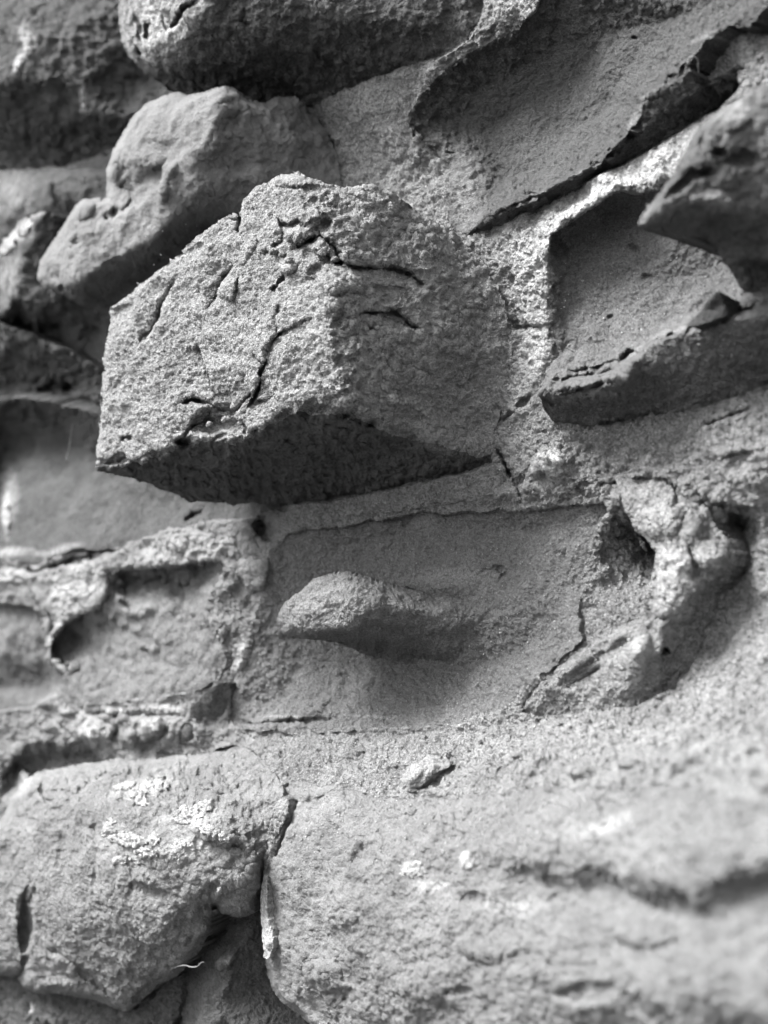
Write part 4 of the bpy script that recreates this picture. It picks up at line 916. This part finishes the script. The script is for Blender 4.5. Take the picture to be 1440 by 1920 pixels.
# ------------------------------------------------------------------ what grows on, hangs from or lies on the wall
def grow(name, host, spots, thick, wl, mat, label, category, thr=0.0, group=None, seed=1):
    """a thin crust that follows the surface it grows on, broken up at its edge"""
    x0, y0, st, P, nrm = HOST[host]
    xs = [s[0] for s in spots]; ys = [s[1] for s in spots]
    rm = max(max(s[2], s[3]) for s in spots) * 1.3 + 4
    j0 = max(0, int((min(xs) - rm - x0) / st)); j1 = min(P.shape[1], int((max(xs) + rm - x0) / st))
    i0 = max(0, int((min(ys) - rm - y0) / st)); i1 = min(P.shape[0], int((max(ys) + rm - y0) / st))
    p, n = P[i0:i1, j0:j1], nrm[i0:i1, j0:j1]
    gx, gy = np.meshgrid(x0 + st * np.arange(j0, j1), y0 + st * np.arange(i0, i1))
    e = np.full(gx.shape, -9.0)
    for sx, sy_, rx, ry, rot in spots:
        c_, s_ = math.cos(math.radians(rot)), math.sin(math.radians(rot))
        ux, uy = gx - sx, gy - sy_
        e = np.maximum(e, 1 - np.sqrt(((c_ * ux + s_ * uy) / rx) ** 2 + ((-s_ * ux + c_ * uy) / ry) ** 2))
    q = p / (wl * 0.01) + seed * 3.3
    f = e * 1.3 + 0.7 * fractal(q, 'fbm', 5) - thr - 0.05
    prof = np.clip(f / 0.25, -1, 1)
    keepv = f > -0.06
    bump_ = 0.65 + 0.9 * fractal(p / (wl * 0.0028) + 5.0, 'fbm', 3)
    o = np.where(prof > 0, np.sqrt(np.clip(prof, 0, 1)) * thick * np.clip(bump_, 0.2, 1.4), -0.06)
    pp = p + n * (o * 0.01)[..., None]
    keep = keepv[:-1, :-1] & keepv[1:, :-1] & keepv[1:, 1:] & keepv[:-1, 1:]
    if not keep.any():
        return None
    ob = bpy.data.objects.new(name, mesh_from_grid(name, pp, keep, np.zeros(gx.shape), mat, None))
    COL.objects.link(ob)
    ob['label'] = label; ob['category'] = category
    if group:
        ob['group'] = group
    return ob


BL = "broad rounded boulder with pale lichen crusts on top"
BR = "large pale boulder running out of focus at the front"
grow("lichen", BL, [(285, 1478, 36, 17, -20), (235, 1474, 26, 10, -10), (262, 1500, 22, 14, 0)], 0.3, 1.0, M_LICHEN, "pale lichen crust highest on the rounded boulder", "lichen", 0.15)
grow("lichen", BL, [(365, 1520, 40, 16, -10), (345, 1535, 26, 12, 0), (400, 1560, 46, 10, 22)], 0.28, 0.9, M_LICHEN, "pale lichen streak towards the boulder's joint with its neighbour", "lichen", 0.15)
grow("lichen", BL, [(245, 1575, 44, 18, 8), (275, 1600, 34, 15, 0), (230, 1612, 22, 12, 0), (290, 1575, 14, 18, 0)], 0.32, 0.8, M_LICHEN, "large ring-shaped lichen rosette in the middle of the rounded boulder", "lichen", 0.2)
grow("lichen", BL, [(207, 1552, 14, 20, 20), (216, 1540, 8, 8, 0)], 0.2, 0.8, M_LICHEN, "small upright lichen patch left of the rosette on the rounded boulder", "lichen", 0.1)
grow("lichen", BL, [(335, 1590, 16, 26, 10), (362, 1590, 12, 14, 0)], 0.15, 0.8, M_LICHEN, "faint lichen patch right of the rosette on the rounded boulder", "lichen", 0.2)
grow("lichen", BR, [(775, 1632, 26, 15, 0), (790, 1620, 14, 10, 0)], 0.2, 0.9, M_LICHEN, "white lichen spots near the hole in the blurred front boulder", "lichen", 0.15)
grow("lichen", BR, [(877, 1612, 16, 20, 0)], 0.2, 0.9, M_LICHEN, "single bright lichen blot on the blurred front boulder", "lichen", 0.0)
grow("lichen", "angular pointed stone with a pale lichened edge", [(48, 428, 26, 12, -50), (15, 462, 26, 12, -40)], 0.3, 1.4, M_LICHEN, "white crust along the slanting edge of the pointed stone", "lichen", 0.0)
grow("lichen", "pale crusted stone with a shaded underside at the top corner", [(52, 85, 12, 28, 0), (34, 115, 10, 22, 25)], 0.3, 1.4, M_LICHEN, "white crust on the rim of the pale corner stone", "lichen", 0.0)
CB = "large cracked sandstone block jutting out at the centre of the wall"
grow("lichen", CB, [(735, 745, 26, 7, 8), (782, 764, 34, 6, 38), (757, 752, 16, 8, 0)], 0.2, 0.7, M_LICHEN, "pale crumbly crust along the lower edge of the cracked block", "lichen", 0.15)


def tube(name, pts, radius, mat, label, category, sides=6, jitter=0.0, seed=0):
    rnd = random.Random(seed)
    P = [at(*p) for p in pts]
    Q = []
    for k in range(len(P) - 1):
        p0, p1, p2, p3 = P[max(0, k - 1)], P[k], P[k + 1], P[min(len(P) - 1, k + 2)]
        for j in range(6):
            t = j / 6
            Q.append(0.5 * ((2 * p1) + (p2 - p0) * t + (2 * p0 - 5 * p1 + 4 * p2 - p3) * t * t + (3 * p1 - p0 - 3 * p2 + p3) * t ** 3))
    Q.append(P[-1])
    V, Fc = [], []
    for k, p in enumerate(Q):
        d = (Q[min(k + 1, len(Q) - 1)] - Q[max(k - 1, 0)]).normalized()
        u = d.orthogonal().normalized(); w = d.cross(u)
        f = min(1.0, 0.35 + 3 * min(k, len(Q) - 1 - k) / len(Q))
        r = radius * f * (1 + jitter * rnd.uniform(-1, 1))
        for s in range(sides):
            a = 2 * math.pi * s / sides
            V.append(p + (u * math.cos(a) + w * math.sin(a)) * r)
        if k:
            b = (k - 1) * sides
            for s in range(sides):
                Fc.append((b + s, b + (s + 1) % sides, b + sides + (s + 1) % sides, b + sides + s))
    me = bpy.data.meshes.new(name)
    me.from_pydata(V, [], Fc + [tuple(range(sides))[::-1], tuple(range(len(V) - sides, len(V)))])
    me.materials.append(mat)
    ob = bpy.data.objects.new(name, me)
    COL.objects.link(ob)
    ob['label'] = label; ob['category'] = category
    return ob


tube("root_fibre", [(318, 1818, 8.6), (334, 1812, 9.2), (347, 1810, 9.4), (358, 1813, 9.4), (370, 1812, 9.3), (375, 1807, 9.2), (380, 1804, 9.2), (385, 1806, 9.0)], 0.0006, M_WEB, "pale curled root fibre sticking out under the lichened boulder", "root", jitter=0.3)
tube("cobweb_thread", [(136, 792, 3.0), (133, 812, 3.0), (130, 838, 3.0), (126, 852, 3.0), (124, 862, 3.1), (127, 858, 3.0)], 0.00030, M_WEB, "thin cobweb thread hanging before the shaded hollow stone", "cobweb", jitter=0.6)
tube("cobweb_thread", [(1316, 82, 4.0), (1312, 92, 4.2), (1300, 104, 4.2), (1294, 108, 4.1), (1288, 120, 4.2), (1284, 138, 4.1)], 0.00048, M_WEB, "cobweb strand stretched over the notch in the hollowed stone's rim", "cobweb", jitter=0.5)
tube("cobweb_thread", [(1300, 105, 4.2), (1308, 110, 4.0), (1309, 124, 3.6), (1310, 138, 3.2)], 0.00042, M_WEB, "short cobweb strand hanging below the notch in the rim", "cobweb", jitter=0.5, seed=3)
tube("cobweb_thread", [(157, 155, 5.6), (156, 172, 5.4), (154, 190, 5.2), (157, 202, 5.2), (150, 209, 5.2)], 0.00096, M_WEB, "dusty cobweb clump hanging from the pale corner stone", "cobweb", jitter=0.6, seed=4)
tube("cobweb_thread", [(246, 478, 11.4), (250, 490, 11.0), (256, 508, 10.6)], 0.00021, M_WEB, "fine cobweb thread on the lumpy stone's dark underside", "cobweb", seed=5)


def pebble(name, px, py, h, r, mat, label, category, seed=0, squash=(1, 1, 1), group=None):
    import bmesh
    bm = bmesh.new()
    bmesh.ops.create_icosphere(bm, subdivisions=3, radius=1.0)
    co = np.array([v.co[:] for v in bm.verts])
    k = 1 + 0.45 * fractal(co * 0.9 + seed * 5.1, 'fbm', 3)
    co = co * k[:, None] * np.array(squash) * r
    c = at(px, py, h)
    for v, p in zip(bm.verts, co):
        v.co = Vector(p) + c
    me = bpy.data.meshes.new(name)
    bm.to_mesh(me); bm.free()
    me.materials.append(mat)
    ob = bpy.data.objects.new(name, me)
    COL.objects.link(ob)
    ob['label'] = label; ob['category'] = category
    if group:
        ob['group'] = group
    return ob


pebble("white_chip", 478, 1609, 8.2, 0.0034, M_LICHEN, "small white chip caught at the top of the joint between the boulders", "chip", 2, (0.8, 0.8, 1.2))
pebble("white_chip", 411, 1669, 10.6, 0.0022, M_LICHEN, "tiny white chip above the notch in the rounded boulder", "chip", 5)

for k, (px, py, h, r) in enumerate(((549, 444, 13.9, 0.0062), (513, 471, 14.2, 0.0036), (529, 477, 14.3, 0.0030), (541, 488, 14.4, 0.0034), (520, 452, 14.0, 0.0026), (604, 474, 13.3, 0.0040), (628, 486, 12.8, 0.0034),
                                    (425, 787, 13.6, 0.0044), (452, 792, 13.6, 0.0036), (392, 796, 13.6, 0.0034), (706, 614, 10.9, 0.0022), (779, 750, 6.3, 0.0030))):
    o = pebble("fragment", px, py, h, r, M_GRIT, "", "", 30 + k, (1.1, 0.8, 0.75))
    del o['label']; del o['category']
    o.parent = block

# white lime filling of the joint between the two boulders
relief("mortar_filling", M_LICHEN,
    [(497, 1634, 7.6), (503, 1640, 7.6), (502, 1680, 7.6), (500, 1715, 7.8), (508, 1742, 8.2), (514, 1762, 8.2), (512, 1778, 8.0), (502, 1800, 7.8), (495, 1796, 7.6), (491, 1750, 7.6), (488, 1705, 7.6), (491, 1660, 7.6)],
    pts=[(500, 1770, 8.3), (495, 1690, 7.8)], blur=2, noise=[(0.14, 0.8, 'fbm', 3), (0.1, 0.35, 'fbm', 2)], rough=(3, 9), back=3, parent=wall, register=False,
    label="white lime filling in the joint between the boulders")

# earthy mortar in the top of the same joint
relief("mortar_filling", M_MORTAR,
    [(522, 1492, 6.6), (540, 1496, 6.6), (540, 1530, 7.0), (524, 1570, 7.2), (512, 1610, 7.4), (503, 1650, 7.2), (494, 1648, 7.2), (498, 1605, 7.6), (504, 1565, 7.6), (514, 1525, 7.4)],
    pts=[(526, 1530, 7.5), (508, 1600, 7.7)], blur=3, noise=[(0.3, 1.2, 'fbm', 3), (0.14, 0.4, 'fbm', 2)], rough=(4, 12), back=2, parent=wall, register=False, label="earthy mortar closing the top of the joint between the boulders")

# crumbs of stone and mortar lying on the ledge
for k, (px, py, r, what) in enumerate(((1092, 1452, 0.0075, "grey crumb on the ledge left of the blurred mortar crumb"), (1178, 1436, 0.006, "small crumb on the ledge below the mortar pillar"),
                                       (1288, 1436, 0.008, "broad pale crumb on the ledge behind the blurred mortar crumb"), (865, 1362, 0.003, "small white crumb at the foot of the recessed stone"),
                                       (972, 1420, 0.004, "small crumb in the middle of the sandy ledge"))):
    bx, by, bs, BPk, BNk = HOST["pale sandy mortar bedding the stones"]
    ci, cj = int((py - by) / bs), int((px - bx) / bs)
    c = BPk[ci, cj] + BNk[ci, cj] * r * 0.25
    o = pebble("mortar_crumb", px, py, 0, r, M_MORTAR if r > 0.0035 else M_LICHEN, what, "crumb", 11 + k, (1.2, 0.9, 0.6))
    sh = Vector(c) - at(px, py, 0)
    o.data.transform(__import__("mathutils").Matrix.Translation(sh))

# loose sand grains lying on the ledge
rnd = np.random.RandomState(4)
gp, gn = [], []
for host, cnt, (xa, xb, ya, yb) in (("pale sandy mortar bedding the stones", 3400, (520, 1600, 1270, 1510)), ("pale sandy mortar bedding the stones", 500, (900, 1440, 780, 960)),
                                    ("pale sandy mortar bedding the stones", 260, (1080, 1230, 1050, 1180)), ("long recessed stone with one worn knob standing out", 420, (560, 1090, 980, 1340)),
                                    ("large pale boulder running out of focus at the front", 900, (540, 1440, 1480, 1640)), ("broad rounded boulder with pale lichen crusts on top", 260, (60, 480, 1430, 1600)),
                                    ("hollowed block with a broken layered rim and dark underside", 160, (1050, 1380, 480, 680)), (CB, 200, (220, 900, 420, 760))):
    bx0, by0, bst, BP, BN = HOST[host]
    px_ = rnd.uniform(xa, xb, cnt)
    py_ = ya + (yb - ya) * rnd.beta(1.3, 1.1, cnt) + (np.clip(1000 - px_, 0, 600) * 0.12 if ya == 1270 else 0)
    ii = np.clip(((py_ - by0) / bst).astype(int), 0, BP.shape[0] - 1); jj = np.clip(((px_ - bx0) / bst).astype(int), 0, BP.shape[1] - 1)
    gp.append(BP[ii, jj]); gn.append(BN[ii, jj])
gp, gn = np.concatenate(gp), np.concatenate(gn)
N_GRAIN = len(gp)
gr = 0.0005 + 0.0011 * rnd.beta(1.0, 4.0, N_GRAIN)
OCT = np.array([(1, 0, 0), (-1, 0, 0), (0, 1, 0), (0, -1, 0), (0, 0, 1), (0, 0, -1)], float)
OF = np.array([(0, 2, 4), (2, 1, 4), (1, 3, 4), (3, 0, 4), (2, 0, 5), (1, 2, 5), (3, 1, 5), (0, 3, 5)])
gv = OCT[None] * rnd.uniform(0.5, 1.3, (N_GRAIN, 6, 1)) * gr[:, None, None]
rot = rnd.normal(size=(N_GRAIN, 3, 3)); rot, _ = np.linalg.qr(rot)
gv = np.einsum('nij,nkj->nki', rot, gv) + (gp + gn * gr[:, None] * 0.4)[:, None, :]
gf = (np.arange(N_GRAIN) * 6)[:, None, None] + OF[None]
me = bpy.data.meshes.new("sand_grains")
me.from_pydata(gv.reshape(-1, 3).tolist(), [], gf.reshape(-1, 3).tolist())
me.materials.append(stone_material("pale_grains", 0.42, 0.5, 0.6, 0.3))
grains = bpy.data.objects.new("sand", me)
COL.objects.link(grains)
grains['kind'] = 'stuff'
grains['label'] = "loose pale sand grains scattered on the sloping ledge"
grains['category'] = "sand"

# ------------------------------------------------------------------ the rest of the wall beyond the picture, and the ground
def beyond(GX, GY):
    bx = np.clip((np.clip(GX, -120, 1620) - BED['x0']) / BED['st'], 0, BED['h'].shape[1] - 1).astype(int)
    by = np.clip((np.clip(GY, -120, 2060) - BED['y0']) / BED['st'], 0, BED['h'].shape[0] - 1).astype(int)
    h = gauss(BED['h'][by, bx], 3.0)
    return np.where((GX > -125) & (GX < 1625) & (GY > -125) & (GY < 2065), -16.0, h)


relief("mortar", M_MORTAR, [(-640, -560, 0), (2250, -560, 0), (2250, 2500, 0), (-640, 2500, 0)], step=8, hfun=beyond, rough=(0, 10), back=-18, parent=wall, register=False,
       noise=[(0.5, 6, 'fbm', 3), (0.6, 2.5, 'fbm', 3)])
rnd2 = random.Random(8)
for cx, cy_, rx, ry in ((-330, 40, 150, 150), (-380, 420, 170, 130), (-320, 800, 150, 160), (-370, 1180, 170, 130), (-330, 1600, 190, 200), (1850, 150, 180, 190), (1900, 620, 200, 170), (1860, 1080, 170, 160),
                        (1950, 1640, 250, 230), (-100, -330, 260, 150), (480, -340, 250, 150), (1050, -330, 250, 150), (1620, -340, 230, 150), (300, 2300, 330, 160), (1050, 2300, 330, 160)):
    e = beyond(np.array([[float(cx)]]), np.array([[float(cy_)]]))[0, 0]
    pl, inn_ = [], []
    for k in range(12):
        a_ = 2 * math.pi * k / 12
        sq = (abs(math.cos(a_)) ** 3 + abs(math.sin(a_)) ** 3) ** (-1 / 3.0) * rnd2.uniform(0.88, 1.05)
        pl.append((cx + rx * sq * math.cos(a_), cy_ + ry * sq * math.sin(a_), e + 0.2))
        inn_.append((cx + rx * 0.72 * sq * math.cos(a_), cy_ + ry * 0.72 * sq * math.sin(a_), e + rnd2.uniform(2.5, 5.0)))
    relief("stone", M_BOULDER, pl, pts=inn_ + [(cx, cy_, e + 4.5)], blur=18, step=7, noise=[(0.8, 7, 'fbm', 3), (0.4, 2.2, 'fbm', 3)], rough=(6, 40), back=-16, parent=wall, register=False)

xs = np.arange(-4.0, 3.0, 0.05); zs = np.arange(0.0, 2.5, 0.05)
WX, WZ = np.meshgrid(xs, zs)
wp = np.stack([WX / 0.28, np.zeros(WX.shape), WZ / 0.16], -1)
WY = 0.20 - 0.03 * fractal(wp, 'ridge', 2) - 0.02 * fractal(wp * 4, 'fbm', 2)
ob = bpy.data.objects.new("core", mesh_from_grid("core", np.stack([WX, WY, WZ], -1), np.ones((len(zs) - 1, len(xs) - 1), bool), np.zeros(WX.shape), M_BOULDER, -45, taper=0.0))
COL.objects.link(ob)
ob.parent = wall

me = bpy.data.meshes.new("ground")
S = 300.0
me.from_pydata([(-S, -S, 0), (S, -S, 0), (S, S, 0), (-S, S, 0)], [], [(0, 1, 2, 3)])
me.materials.append(stone_material("dry_earth", 0.06, 0.5, 0.4, 0.2))
ground = bpy.data.objects.new("ground", me)
COL.objects.link(ground)
ground['kind'] = 'structure'
